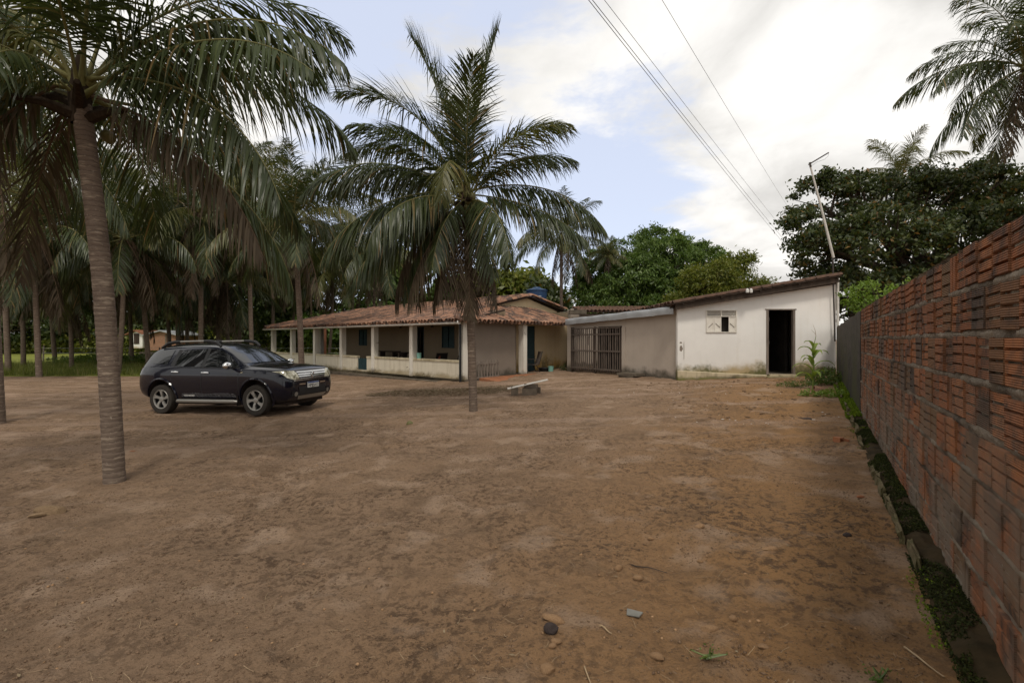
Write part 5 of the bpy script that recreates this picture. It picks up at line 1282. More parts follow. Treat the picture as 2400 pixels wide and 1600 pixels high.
def build_trees():
    Z = 36
    rnd = random.Random(2)
    lobes = [lob(1420, 640, Z-1, 65, 60), lob(1480, 605, Z, 70, 55), lob(1560, 585, Z+1, 55, 45), lob(1555, 620, Z-2, 80, 62), lob(1630, 625, Z, 70, 55), lob(1470, 680, Z-3, 85, 60), lob(1580, 690, Z-3, 90, 55), lob(1400, 700, Z-1, 50, 45), lob(1680, 670, Z, 70, 50), lob(1500, 650, Z-3, 70, 50), lob(1390, 665, Z-2, 45, 50), lob(1430, 715, Z-3, 75, 45), lob(1540, 735, Z-4, 90, 40), lob(1620, 730, Z-3, 80, 40), lob(1530, 560, Z, 35, 25)]
    tree('mango_tree', 'broad dense dark green mango tree behind the annex', (10.5, Z, .3), lobes, 72000, .30, MAT['mango'], 21, 2.6, .45, .46, .86, .30, .9, per=60, full=True)
    Z = 27
    lobes = [lob(1660, 690, Z, 60, 48), lob(1720, 650, Z, 38, 55), lob(1600, 715, Z-.5, 45, 30), lob(1765, 690, Z, 45, 42), lob(1700, 700, Z-1, 60, 45), lob(1745, 610, Z, 16, 26)]
    tree('pale_tree', 'looser yellow green tree above the white house roof', (12.5, Z, .3), lobes+[lob(1640, 665, Z-1, 45, 40), lob(1690, 655, Z-1, 50, 45)], 20000, .20, MAT['light_leaf'], 22, 2.2, .18, .42, .45, .34, .3)
    Z = 24
    lobes = [lob(1790, 725, Z+8, 40, 35), lob(1740, 735, Z+8, 40, 30)]
    tree('small_tree', 'low green tree top just left of the dark tree', (18, Z+8, .3), lobes, 4000, .26, MAT['mango'], 27, 1.6, .15, .4, .5)
    Z = 22
    lobes = [lob(1925, 480, Z, 70, 75), lob(1885, 560, Z-1, 55, 70), lob(1960, 590, Z-2, 85, 80), lob(2040, 480, Z, 85, 75), lob(2080, 570, Z-2, 110, 90), lob(2180, 480, Z, 85, 85), lob(2200, 600, Z-2, 110, 100), lob(2290, 470, Z, 85, 85), lob(2320, 570, Z-2, 110, 100), lob(2400, 500, Z, 90, 90), lob(2000, 680, Z-2, 80, 60), lob(2120, 690, Z-2, 100, 70), lob(2460, 600, Z, 100, 120), lob(1915, 640, Z, 45, 45), lob(1990, 740, Z-1, 70, 45), lob(2080, 740, Z-1, 80, 50), lob(1975, 440, Z, 45, 40), lob(2310, 415, Z, 40, 45), lob(2150, 430, Z, 40, 40)]
    tree('dark_tree', 'huge dark glossy leaved tree behind the wall on the right', (18.5, Z, .4), lobes, 62000, .205, MAT['dark_leaf'], 23, 3.5, .5, .42, .55, .46, .15, per=80)
    # trees closing off the field on the left
    far = [(-60, 640, 58, 190, 120, 'far_leaf', 'dense dark tree far behind at the left edge'), (150, 660, 62, 180, 110, 'far_leaf', 'broad far tree behind the leaning left trunk'), (330, 640, 66, 150, 110, 'far_leaf', 'far tree above the distant brick house'),
           (520, 660, 60, 150, 110, 'far_leaf', 'far tree behind the grove over the car roof'), (700, 660, 55, 130, 95, 'far_leaf', 'far tree behind the left half of the veranda roof'), (860, 670, 52, 130, 85, 'mango', 'green tree behind the farmhouse roof'),
           (1060, 690, 48, 120, 60, 'mango', 'low green tree behind the farmhouse ridge'), (1190, 680, 46, 90, 45, 'light_leaf', 'pale bushy tree behind the water tank'), (1290, 720, 44, 60, 50, 'dark_leaf', 'small dark tree right of the water tank')]
    for i, (px, py, Z, rx, rz, m, lab) in enumerate(far):
        rn = random.Random(i); lobes = [lob(px+rn.uniform(-.6,.6)*rx, py+rn.uniform(-.5,.7)*rz, Z+rn.uniform(-2,2), rx*rn.uniform(.45,.65), rz*rn.uniform(.45,.7)) for _ in range(8)]
        b = Vector(((px-1200)/F*Z, Z, G(-8, 24)))
        tree('far_tree', lab, b, lobes+[lob(px+q*rx*.8, 765, Z+rn.uniform(-2,2), rx*.5, 42) for q in (-1,-.3,.4,1)], 19000, .62, MAT[m], 60+i, 1.6, .28, .9, .4, .45, .3, 'trees closing off the field', full=True)
    # undergrowth belt below the far trees
    r = np.random.default_rng(5); n = 30000
    x = r.uniform(-85, 6, n); yy = r.uniform(56, 70, n)-.0*x; h = .2+5.2*fbm(x*.25, yy*.25, 3, 31)*r.random(n)
    P = np.stack([x, yy, gbase(x, yy)+h], -1); v, f = leaves(P, .5, r, .5, .1)
    tag(link('undergrowth', mesh_np('undergrowth', v, f, [MAT['light_leaf']])), 'belt of light scrub at the far side of the field', 'scrub', kind='stuff')
    n = 9000
    x = r.uniform(-32, -9, n); yy = r.uniform(33, 37, n); h = .1+1.0*fbm(x*.8, yy*.8, 3, 33)*r.random(n)
    P = np.stack([x, yy, gbase(x, yy)+h], -1); v, f = leaves(P, .20, r, .5, .1)
    tag(link('field_weeds', mesh_np('field_weeds', v, f, [MAT['weed']])), 'knee high weeds along the field fence', 'weeds', kind='stuff')
build_trees()

# ------------------------------------------------------------------ small plants
def corn_leaf(L, w, e0, droop, seed):
    r = np.random.default_rng(seed); S = 9; s = np.linspace(0,1,S); el = np.radians(e0-droop*s**1.2)
    P = np.concatenate([[[0,0,0]], np.cumsum(np.stack([np.cos(el), np.zeros(S), np.sin(el)], -1)[:-1]*L/(S-1), 0)])
    V = []; 
    for i in range(S):
        ww = w*math.sin(math.pi*min(1, .18+.82*s[i])**.8)*.5; V += [P[i]+[0,-ww,.012], P[i]+[0,0,-.006], P[i]+[0,ww,.012]]
    Fc = [(3*i+j, 3*i+j+1, 3*i+j+4, 3*i+j+3) for i in range(S-1) for j in range(2)]
    return mesh_np('leaf', np.array(V), np.array(Fc), [MAT['corn']], True)
def build_plants():
    b = ground_px(1905, 912)
    t = thing('corn_plant', b, 'tall pale green corn plant in front of the white house corner', 'corn plant')
    mb = MB(); mb.tube([(0,0,-.05),(.02,0,.5),(.0,0,1.0),(.08,0,1.35)], [.022,.018,.012,.006], 7); local('stalk', mb.mesh('stalk', MAT['corn'], True), t)
    for i, (z, az, L, e, d) in enumerate([(.22,185,.60,62,150),(.32,20,.5,60,140),(.42,170,.62,66,150),(.52,340,.55,64,140),(.66,200,.52,66,140),(.78,10,.52,64,130),(.90,175,.45,68,140),(.98,30,.42,66,120),(1.08,190,.32,72,130),(.60,90,.5,60,130),(.86,270,.42,60,140),(.30,260,.5,58,150)]):
        local('leaf', corn_leaf(L*1.12, .115, e, d, i), t, (.01,0,z), (0,0,R(az)))
    mb = MB(); mb.tube([(.08,0,1.35),(.06,0,1.5),(.0,0,1.66)], [.006,.005,.002], 5); mb.tube([(.07,0,1.4),(-.04,0,1.52)], [.004,.002], 4); local('tassel', mb.mesh('tassel', MAT['straw']), t)
    def weed(name, label, px, py, n, rad, h, size, mat, seed, cat='weed'):
        b = ground_px(px, py); r = np.random.default_rng(seed)
        a = r.uniform(0, 6.28, n); q = rad*np.sqrt(r.random(n)); P = np.stack([b.x+q*np.cos(a), b.y+q*np.sin(a)*.7, np.zeros(n)], -1)
        P[:, 2] = gbase(P[:, 0], P[:, 1])+.02+h*r.random(n)*(1-q/rad*.6)
        o = thing(name, b, label, cat); v, f = leaves(P, size, r, .5, -.2)
        link('foliage', mesh_np('foliage', v, f, [mat]), o)
        mb = MB()
        for k in range(8):
            i = r.integers(n); mb.tube([(b.x+r.normal()*rad*.3, b.y+r.normal()*rad*.2, b.z), tuple(P[i])], [.006,.003], 4)
        mb.build('stems', mat, o)
    weed('weed_clump', 'dark leafy weeds in the corner between white house and wall', 1938, 900, 900, .55, .55, .075, MAT['weed'], 3)
    weed('weed_clump', 'low green weeds left of the corn plant by the doorstep', 1868, 905, 420, .55, .16, .05, MAT['weed'], 4)
    weed('weed_clump', 'pale seedlings below the corn plant', 1893, 928, 160, .22, .18, .06, MAT['corn'], 5)
    weed('weed_clump', 'bright weeds at the wall end of the footing', 1955, 930, 420, .40, .22, .06, MAT['shrub'], 6)
    weed('weed_clump', 'dark plant at the foot of the gate left post', 1330, 868, 300, .4, .4, .07, MAT['dark_leaf'], 7)
    for i, (px, py) in enumerate(((2060, 1590), (1665, 1540))):
        weed('grass_tuft', ('tiny green tuft at the bottom edge near the kerb', 'flat sparse weed low in the picture right of centre')[i], px, py, 26, .10, .022, .018, MAT['weed'], 20+i)
    # shrub growing behind the brick wall
    c = Vector((7.28, 9.2, 0)); r = np.random.default_rng(8)
    t = thing('young_shrub', (c.x, c.y, .2), 'bright green young shrub leaning over the top of the brick wall', 'shrub')
    mb = MB(); parts = []
    for k in range(22):
        a = r.uniform(0, 6.28); q = Vector((c.x+math.cos(a)*r.uniform(.1,.55), c.y+math.sin(a)*.5, r.uniform(2.15, 2.82)-.10*abs(math.cos(a))))
        mb.tube([(c.x,c.y,.2),(c.x+.05*math.cos(a),c.y,1.4),tuple(q)], [.02,.012,.004], 5)
        d = Vector((math.cos(a), math.sin(a)*.4, r.uniform(-.1,.5))).normalized()
        m = 16; s = np.linspace(0,1,m); P = np.array(q)[None]+s[:,None]*np.array(d)*.38+np.stack([0*s,0*s,-.16*s*s],-1)
        P2 = np.repeat(P, 6, 0)+r.normal(size=(m*6,3))*.045; parts.append(leaves(P2, .085, r, .36, .2))
    v, f = join_np(parts); link('foliage', mesh_np('foliage', v, f, [MAT['shrub']]), t); mb.build('stems', MAT['treebark'], t)
build_plants()
# ------------------------------------------------------------------ dark blue SUV
def build_car():
    # (x, z bottom, w sill, w mid, z shoulder, w shoulder, z belt, w belt, z edge, w edge, z top)
    ST = [
        (2.150, .44, .50, .56, .60, .52, .66, .48, .70, .40, .715),
        (2.125, .36, .68, .74, .72, .71, .82, .66, .885, .58, .905),
        (2.065, .29, .78, .84, .80, .81, .92, .76, .985, .66, 1.010),
        (1.960, .25, .82, .885, .86, .865, .975, .81, 1.020, .71, 1.052),
        (1.700, .24, .84, .910, .89, .895, 1.000, .84, 1.045, .735, 1.088),
        (1.336, .24, .85, .920, .91, .910, 1.012, .86, 1.065, .75, 1.118),
        (1.060, .24, .845, .905, .91, .90, 1.015, .86, 1.080, .75, 1.135),
        (.900, .24, .84, .900, .91, .895, 1.02, .865, 1.155, .73, 1.215),
        (.600, .24, .84, .900, .92, .890, 1.03, .865, 1.330, .675, 1.405),
        (.330, .24, .84, .900, .92, .890, 1.035, .865, 1.460, .625, 1.545),
        (.050, .24, .84, .900, .925, .890, 1.04, .865, 1.535, .605, 1.622),
        (-.400, .24, .84, .900, .93, .890, 1.05, .865, 1.560, .600, 1.652),
        (-.950, .24, .84, .905, .94, .895, 1.06, .865, 1.558, .595, 1.655),
        (-1.336, .25, .85, .915, .95, .905, 1.075, .865, 1.545, .585, 1.640),
        (-1.650, .28, .85, .910, .96, .900, 1.09, .855, 1.530, .580, 1.622),
        (-1.860, .32, .84, .895, .96, .885, 1.09, .840, 1.475, .580, 1.565),
        (-2.010, .36, .81, .870, .94, .855, 1.06, .805, 1.320, .610, 1.385),
        (-2.110, .40, .76, .825, .86, .80, .975, .75, 1.090, .640, 1.120),
        (-2.160, .46, .62, .66, .66, .62, .72, .56, .78, .48, .800)]
    V = []; Fc = []
    def ring(x, zb, ws, wm, zs, wsh, zbt, wb, ze, we, zt):
        h = [(0, zb), (ws-.10, zb), (ws, zb+.07), (wm, (zb+zs)*.5), (wsh, zs), (wb, zbt), (wb*.45+we*.55, zbt*.42+ze*.58), (we, ze), (we*.62, zt-.012), (0, zt)]
        return [(x, -y, z) for y, z in h]+[(x, y, z) for y, z in reversed(h[1:-1])]
    for s in ST: V += ring(*s)
    n = 18
    for i in range(len(ST)-1):
        for j in range(n): Fc.append((i*n+j, i*n+(j+1)%n, (i+1)*n+(j+1)%n, (i+1)*n+j))
    def cap(i0, rev):
        for k in range(9):
            a, b, c, d = k, k+1, (n-k-1)%n, (n-k)%n
            q = [i0+a, i0+b, i0+c, i0+d]
            if k == 0: q = [i0, i0+1, i0+n-1]
            if k == 8: q = [i0+8, i0+9, i0+10]
            Fc.append(tuple(q if rev else reversed(q)))
    cap(0, False); cap((len(ST)-1)*n, True)
    me = bpy.data.meshes.new('body'); me.from_pydata(V, [], Fc)
    bm = bmesh.new(); bm.from_mesh(me); bmesh.ops.recalc_face_normals(bm, faces=bm.faces); bm.to_mesh(me); bm.free()
    cr = me.attributes.new('crease_edge', 'FLOAT', 'EDGE')
    for e in me.edges:
        a, b = e.vertices
        if abs(a-b) == 18 and a % 18 in (4, 5, 7, 11, 13, 14): cr.data[e.index].value = .42
    tmp = bpy.data.objects.new('tmp', me); COL.objects.link(tmp)
    sub = tmp.modifiers.new('s', 'SUBSURF'); sub.levels = 3; sub.render_levels = 3
    bpy.context.view_layer.update()
    smooth_me = bpy.data.meshes.new_from_object(tmp.evaluated_get(bpy.context.evaluated_depsgraph_get()))
    bvh = BVHTree.FromPolygons([v.co for v in smooth_me.vertices], [tuple(p.vertices) for p in smooth_me.polygons])
    # wheel openings
    WX = 1.336; WR = .343
    cut = MB()
    for x in (WX, -WX):
        for s in (-1, 1):
            y0, y1 = (s*.60, s*1.2); cut.lathe([(0, y0), (.415, y0), (.415, y1), (0, y1)], 32, (x, 0, WR+.035), 'y')
    cm = cut.mesh('cut', MAT['mud']); co_ = bpy.data.objects.new('cut', cm); COL.objects.link(co_)
    t2 = bpy.data.objects.new('tmp2', smooth_me); COL.objects.link(t2)
    bo = t2.modifiers.new('b', 'BOOLEAN'); bo.object = co_; bo.operation = 'DIFFERENCE'; bo.solver = 'EXACT'
    bpy.context.view_layer.update()
    body = bpy.data.meshes.new_from_object(t2.evaluated_get(bpy.context.evaluated_depsgraph_get()))
    for o in (tmp, co_, t2): bpy.data.objects.remove(o)
    body.materials.clear(); body.materials.append(MAT['paint']); body.materials.append(MAT['mud'])
    for p in body.polygons:
        c = p.center; p.use_smooth = True
        inw = any(abs(math.hypot(c.x-x, c.z-WR-.035)-.415) < .012 and abs(c.y) > .6 for x in (WX, -WX)) or (abs(abs(c.y)-.60) < .01 and any(math.hypot(c.x-x, c.z-WR-.035) < .42 for x in (WX, -WX)))
        p.material_index = 1 if (inw or c.z < .27) else 0
    body.set_sharp_from_angle(angle=R(35))
    # pose from the photograph's wheel contacts
    near_f = ground_px(612, 972); near_r = ground_px(378, 970.5)
    d = (near_f-near_r); d.z = 0; yaw = math.atan2(d.y, d.x)-R(5.0)
    mid = (near_f+near_r)/2; perp = Vector((-math.sin(yaw), math.cos(yaw), 0)); c = mid+perp*.80; c.z = G(c.x, c.y)+.012
    fwd = Vector((math.cos(yaw), math.sin(yaw), 0))
    pitch = math.atan2(G(*(c+fwd*1.3).xy)-G(*(c-fwd*1.3).xy), 2.6)
    car = thing('parked_car', c, 'dark navy five door off-road car parked on the dirt left of the house', 'car', rz=yaw)
    car.rotation_euler = (0, -pitch, yaw)
    local('body', body, car)
    def project(poly, view, off, cell=.06, side=-1):
        bm = bmesh.new()
        # poly in (x,z) for side, (y,z) for front/back, (x,y) for top
        vs = [bm.verts.new((p[0], p[1], 0)) for p in poly]; bm.faces.new(vs)
        xs = [p[0] for p in poly]; ys = [p[1] for p in poly]
        for ax, lo, hi in ((0, min(xs), max(xs)), (1, min(ys), max(ys))):
            k = max(1, int((hi-lo)/cell))
            for i in range(1, k):
                q = [0,0,0]; q[ax] = lo+(hi-lo)*i/k; nn = [0,0,0]; nn[ax] = 1
                bmesh.ops.bisect_plane(bm, geom=bm.verts[:]+bm.edges[:]+bm.faces[:], plane_co=q, plane_no=nn, dist=1e-5)
        for v in bm.verts:
            a, b = v.co.x, v.co.y
            if view == 'front' and .70 < b < 1.1: b += .035
            if view == 'side': o, dr = Vector((a, side*3, b)), Vector((0, -side, 0))
            elif view == 'front': o, dr = Vector((4, a, b)), Vector((-1, 0, 0))
            elif view == 'back': o, dr = Vector((-4, a, b)), Vector((1, 0, 0))
            else: o, dr = Vector((a, b, 4)), Vector((0, 0, -1))
            h, nn, _, _ = bvh.ray_cast(o, dr)
            if h is None: h, nn, _, _ = bvh.find_nearest(o+dr*2.2)
            if nn.dot(dr) > 0: nn = -nn
            v.co = h+nn*off
        bmesh.ops.recalc_face_normals(bm, faces=bm.faces)
        return bm
    def patch(name, poly, view, mat, off=.006, side=-1, th=.0, parent=None, cell=.06, label=None):
        bm = project(poly, view, off, cell, side)
        if th:
            r = bmesh.ops.solidify(bm, geom=bm.faces[:], thickness=th)
        me = bpy.data.meshes.new(name); bm.to_mesh(me); bm.free(); me.materials.append(mat)
        for p in me.polygons: p.use_smooth = True
        o = local(name, me, parent or car)
        if label: o['label'] = label
        return o
    def P(x, z, side=-1):
        h, nn, _, _ = bvh.ray_cast(Vector((x, side*3, z)), Vector((0, -side, 0))); return h, nn
    for sd in (-1, 1):
        # side glass: front door, rear door, rear quarter
        patch('window', [(.86,1.075),(.30,1.075),(-.10,1.085),(-.10,1.49),(.02,1.495),(.25,1.45),(.55,1.30)], 'side', MAT['glass'], .006, sd)
        patch('window', [(-.20,1.09),(-.98,1.105),(-.93,1.47),(-.20,1.49)], 'side', MAT['glass'], .006, sd)
        patch('window', [(-1.20,1.15),(-1.66,1.17),(-1.82,1.24),(-1.76,1.40),(-1.62,1.47),(-1.17,1.475)], 'side', MAT['glass'], .009, sd)
        patch('pillar_trim', [(-.105,1.08),(-.195,1.085),(-.195,1.50),(-.105,1.50)], 'side', MAT['black'], .004, sd)
        patch('pillar_trim', [(-.985,1.10),(-1.10,1.12),(-1.04,1.49),(-.935,1.475)], 'side', MAT['black'], .004, sd)
        # door shut lines
        for poly in ([(.88,.36),(.895,.36),(.895,1.04),(.88,1.04)], [(-.145,.36),(-.158,.36),(-.158,1.06),(-.145,1.06)], [(-1.06,1.08),(-1.075,1.08),(-1.02,.78),(-1.005,.78)], [(.88,.36),(.88,.372),(-.80,.372),(-.80,.36)]):
            patch('door_seam', poly, 'side', MAT['black'], .0025, sd, cell=.1)
        # belt crease trim
        patch('belt_trim', [(.90,1.045),(.90,1.065),(-1.02,1.085),(-1.02,1.068)], 'side', MAT['black'], .005, sd, cell=.1)
        # handles
        for x, z in ((-.03,.955), (-.90,.975)):
            h, nn = P(x, z, sd); mb = MB(); mb.tube([(x-.10, h.y+sd*.012, z), (x-.06, h.y+sd*.038, z+.006), (x+.06, h.y+sd*.038, z+.004), (x+.10, h.y+sd*.012, z-.004)], [.013,.019,.019,.013], 7); local('door_handle', mb.mesh('door_handle', MAT['chrome'], True), car)
        # mirror
        mb = MB(); mb.ball((.71, sd*1.005, 1.115), (.075,.115,.082), 12, 9); mr = local('side_mirror', mb.mesh('side_mirror', MAT['chrome'], True), car)
        mb = MB(); mb.beam((.74, sd*.83, 1.06), (.72, sd*.95, 1.075), .08, .05); local('mirror_arm', mb.mesh('mirror_arm', MAT['black']), mr)
        # side step and sill
        mb = MB(); mb.tube([(.86, sd*.90, .30), (.80, sd*.935, .31), (-.78, sd*.935, .31), (-.84, sd*.90, .30)], [.030,.040,.040,.030], 8); local('side_step', mb.mesh('side_step', MAT['alu'], True), car)
        patch('side_decal', [(.80,.40),(.80,.47),(.4,.50),(.05,.47),(-.35,.50),(-.72,.475),(-.78,.40)], 'side', MAT['sdecal'], .003, sd, cell=.08)
        me = text_mesh('TECH ROAD', .055, MAT['white_plastic']); h, nn = P(-.52, .425, sd)
        o = local('lettering', me, car, (-.52, h.y+sd*.008, .425), (R(90), 0, 0 if sd < 0 else math.pi))
        # roof rail
        mb = MB(); y = sd*.60
        mb.tube([(.10,y,1.575),(-.02,y,1.66),(-.25,y,1.685),(-1.15,y,1.682),(-1.40,y,1.655),(-1.58,y,1.565)], [.028,.030,.022,.022,.030,.028], 8); rr = local('roof_rail', mb.mesh('roof_rail', MAT['alu'], True), car)
        for pts in ([(.14,y,1.545),(.02,y,1.64),(-.18,y,1.675),(-.34,y,1.683)], [(-1.06,y,1.683),(-1.22,y,1.675),(-1.42,y,1.645),(-1.62,y,1.545)]):
            mb = MB(); mb.tube(pts, [.03,.043,.040,.030], 8); local('rail_foot', mb.mesh('rail_foot', MAT['black'], True), rr)
        # arch flares
        for x in (WX, -WX):
            pts = []
            for k in range(19):
                a = R(-22+224*k/18); q = (x+.432*math.cos(a), WR+.035+.432*math.sin(a))
                h, nn = P(q[0], max(q[1], .30), sd)
                if h is None: continue
                pts.append((q[0], h.y+sd*.004, q[1]))
            mb = MB(); mb.tube(pts, .026, 6); local('arch_flare', mb.mesh('arch_flare', MAT['paint'], True), car)
        # wheels
        for x, nm in ((WX, 'f'), (-WX, 'r')):
            wy = sd*.905
            w = bpy.data.objects.new('wheel', None); COL.objects.link(w); w.parent = car; w.location = (x, sd*.80, WR-.01); w.empty_display_size = .1
            s = sd
            mb = MB(); mb.lathe([(.215,-.09),(.30,-.108),(.330,-.098),(.342,-.06),(.343,0),(.342,.06),(.330,.098),(.30,.108),(.235,.100),(.222,.085),(.215,.05)], 48, (0,0,0), 'y'); local('tyre', mb.mesh('tyre', MAT['rubber'], True), w)
            mb = MB(); mb.lathe([(.0,.0),(.205,.0),(.214,.07)] , 40, (0,s*-.01,0), 'y') if s > 0 else mb.lathe([(.0,.0),(.205,.0),(.214,-.07)], 40, (0,.01,0), 'y'); local('brake_disc', mb.mesh('brake_disc', MAT['black'], True), w)
            rim = MB(); f = lambda v: s*v
            rim.lathe([(.226,f(.060)),(.228,f(.094)),(.222,f(.100)),(.208,f(.094)),(.202,f(.070))], 40, (0,0,0), 'y')
            rim.lathe([(0,f(.088)),(.030,f(.088)),(.060,f(.082)),(.066,f(.06))], 24, (0,0,0), 'y')
            for k in range(5):
                a = R(90+72*k+ (14 if nm == 'f' else -9)); tw = R(9)
                pts = []
                for rr_, ww, ph in ((.045,.050,0), (.115,.052,tw*.5), (.165,.068,tw), (.212,.105,tw)):
                    ca, sa = math.cos(a+ph), math.sin(a+ph)
                    for q in (-1, 1): pts.append((rr_*ca-q*ww/2*sa, rr_*sa+q*ww/2*ca, .086-.016*(rr_ < .05)+.004*(rr_ > .2)))
                vs = [(p[0], f(p[2]), p[1]) for p in pts]+[(p[0], f(p[2]-.035), p[1]) for p in pts]
                fs = []
                for i in range(3): fs += [(2*i,2*i+1,2*i+3,2*i+2), (8+2*i,8+2*i+2,8+2*i+3,8+2*i+1), (2*i,2*i+2,8+2*i+2,8+2*i), (2*i+1,8+2*i+1,8+2*i+3,2*i+3)]
                rim.add(vs, fs)
            local('rim', rim.mesh('rim', MAT['alu'], True), w)
        # lamps
        s = sd
        patch('headlight', [(s*.44,.735),(s*.62,.735),(s*.77,.785),(s*.845,.93),(s*.74,.935),(s*.55,.925),(s*.485,.86)], 'front', MAT['lens'], .010, sd, cell=.04)
        patch('headlight_rim', [(s*.425,.722),(s*.63,.722),(s*.785,.775),(s*.862,.94),(s*.74,.948),(s*.545,.938),(s*.47,.86)], 'front', MAT['black'], .006, sd, cell=.04)
        patch('fog_lamp', [(s*.56+.05*math.cos(R(q)), .45+.05*math.sin(R(q))) for q in range(0, 360, 30)], 'front', MAT['alu'], .012, sd, cell=.05)
        patch('fog_surround', [(s*.44,.40),(s*.68,.41),(s*.68,.51),(s*.44,.50)], 'front', MAT['black'], .008, sd, cell=.05)
        patch('bumper_trim', [(s*.26,.645),(s*.46,.65),(s*.46,.672),(s*.26,.667)], 'front', MAT['chrome'], .010, sd, cell=.05)
        patch('tail_lamp', [(s*.78,.80),(s*.62,.80),(s*.66,1.08),(s*.80,1.10)], 'back', MAT['redlens'], .010, sd, cell=.05)
        h, nn = P(.98, .955, sd); mb = MB(); mb.obox((.98, h.y+sd*.004, .955), (.055,.014,.022)); local('side_repeater', mb.mesh('side_repeater', MAT['lens']), car)
        mb = MB(); mb.obox((WX-.50, sd*.78, .32), (.02,.20,.22)); local('mud_flap', mb.mesh('mud_flap', MAT['mud']), car)
    # glass fore and aft
    patch('windshield', [(-.72,1.155),(0,1.168),(.72,1.155),(.70,1.25),(.60,1.47),(.52,1.535),(0,1.55),(-.52,1.535),(-.60,1.47),(-.70,1.25)], 'front', MAT['glass'], .006, cell=.08)
    patch('rear_window', [(-.62,1.14),(.62,1.14),(.56,1.46),(-.56,1.46)], 'back', MAT['glass'], .006, cell=.08)
    patch('cowl', [(1.14,-.70),(1.20,0),(1.14,.70),(1.06,.74),(1.07,0),(1.06,-.74)], 'top', MAT['black'], .004, cell=.1)
    # hood cut line
    for s in (-1, 1): patch('hood_seam', [(2.02,s*.60),(1.10,s*.742),(1.10,s*.752),(2.02,s*.61)], 'top', MAT['black'], .002, cell=.1)
    # grille
    patch('grille', [(-.455,.735),(.455,.735),(.485,.86),(.53,.915),(0,.925),(-.53,.915),(-.485,.86)], 'front', MAT['black'], .009, cell=.05)
    for k, z in enumerate((.752, .798, .844, .892)):
        w = .44+.022*k; patch('grille_bar', [(-w,z-.011),(w,z-.011),(w,z+.013),(-w,z+.013)], 'front', MAT['chrome'], .020, cell=.05)
    patch('grille_base_trim', [(-.62,.708),(.62,.708),(.62,.722),(-.62,.722)], 'front', MAT['chrome'], .012, cell=.05)
    def front_x(y, z):
        h, nn, _, _ = bvh.ray_cast(Vector((4, y, z)), Vector((-1, 0, 0))); return h.x
    # diamond emblem: raised lozenge ring
    ex = front_x(0, .855)+.028; mb = MB()
    o_, i_ = [(0,.092),(.062,0),(0,-.092),(-.062,0)], [(0,.046),(.026,0),(0,-.046),(-.026,0)]
    vs = [(ex, a, .86+b) for a, b in o_]+[(ex+.014, a*.78, .86+b*.78) for a, b in o_]+[(ex+.002, a, .86+b) for a, b in i_]
    mb.add(vs, [(j, (j+1)%4, 4+(j+1)%4, 4+j) for j in range(4)]+[(4+j, 4+(j+1)%4, 8+(j+1)%4, 8+j) for j in range(4)]); local('emblem', mb.mesh('emblem', MAT['chrome']), car)
    # lower intake, skid plate, number plate
    patch('lower_intake', [(-.44,.415),(.44,.415),(.48,.60),(-.48,.60)], 'front', MAT['black'], .008, cell=.06)
    patch('skid_plate', [(-.46,.325),(.46,.325),(.50,.405),(-.50,.405)], 'front', MAT['alu'], .012, cell=.06)
    px_ = front_x(0, .63)+.022; mb = MB(); mb.box((px_-.008, -.20, .560), (px_, .20, .690)); pl = local('number_plate', mb.mesh('number_plate', MAT['plate']), car)
    mb = MB(); mb.box((px_+.0008, -.198, .660), (px_+.002, .198, .689)); local('plate_band', mb.mesh('plate_band', MAT['plate_blue']), pl)
    me = text_mesh('NMJ5A13', .098, MAT['black']); local('lettering', me, pl, (px_+.002, 0, .608), (R(90), 0, R(90)), (.92, 1, 1))
    for y in (-.35, .35):
        mb = MB(); mb.tube([(1.13, y, 1.150), (1.05, y+.25, 1.165), (.98, y+.50, 1.20)], [.008,.007,.006], 5); local('wiper', mb.mesh('wiper', MAT['black']), car)
    mb = MB(); mb.tube([(-.1,0,1.62),(-.22,0,1.69)], [.010,.004], 6); local('roof_aerial', mb.mesh('roof_aerial', MAT['black']), car)
    mb = MB(); mb.box((-1.9,-.62,.20), (1.95,.62,.30)); local('underbody', mb.mesh('underbody', MAT['mud']), car)
t = NT('contour_decal'); v = t.co(); w = t.wave(t.mapping(v, (1,1,2.2)), 7.0, 'DIAGONAL', 9.0, 1.4); c = t.mix(t.rng(w, .80, .92), (0.006,0.007,0.012), (0.17,0.17,0.18)); t.bsdf(c, .35, .5); MAT['sdecal'] = t.mat
build_car()
# ------------------------------------------------------------------ cables overhead
def build_cables():
    spec = [((1381,0),(1836,575),'lowest overhead cable crossing the sky', .006), ((1390,0),(1840,570),'overhead cable running close beside the lowest one', .006), ((1418,0),(1846,556),'thin third overhead cable of the group', .0045), ((1553,0),(1856,505),'lone thin cable right of the others', .004)]
    for (a, b, lab, r) in spec:
        far = PX(b[0], b[1], 31); near = PX(a[0], a[1], 8.0)
        d = (near-far); pts = []
        for i in range(41):
            t = i/40*1.75; p = far+d*t; p.z -= .5*4*(t/1.75)*(1-t/1.75)*.35; pts.append(p)
        dz = .5*4*(1/1.75)*(1-1/1.75)*.35
        for p in pts: p.z += dz*.9
        o = thing('power_cable', far, lab, 'cable', 'overhead cables')
        mb = MB(); mb.tube(pts, r, 5); mb.build('cable', MAT['cable'], o)
build_cables()

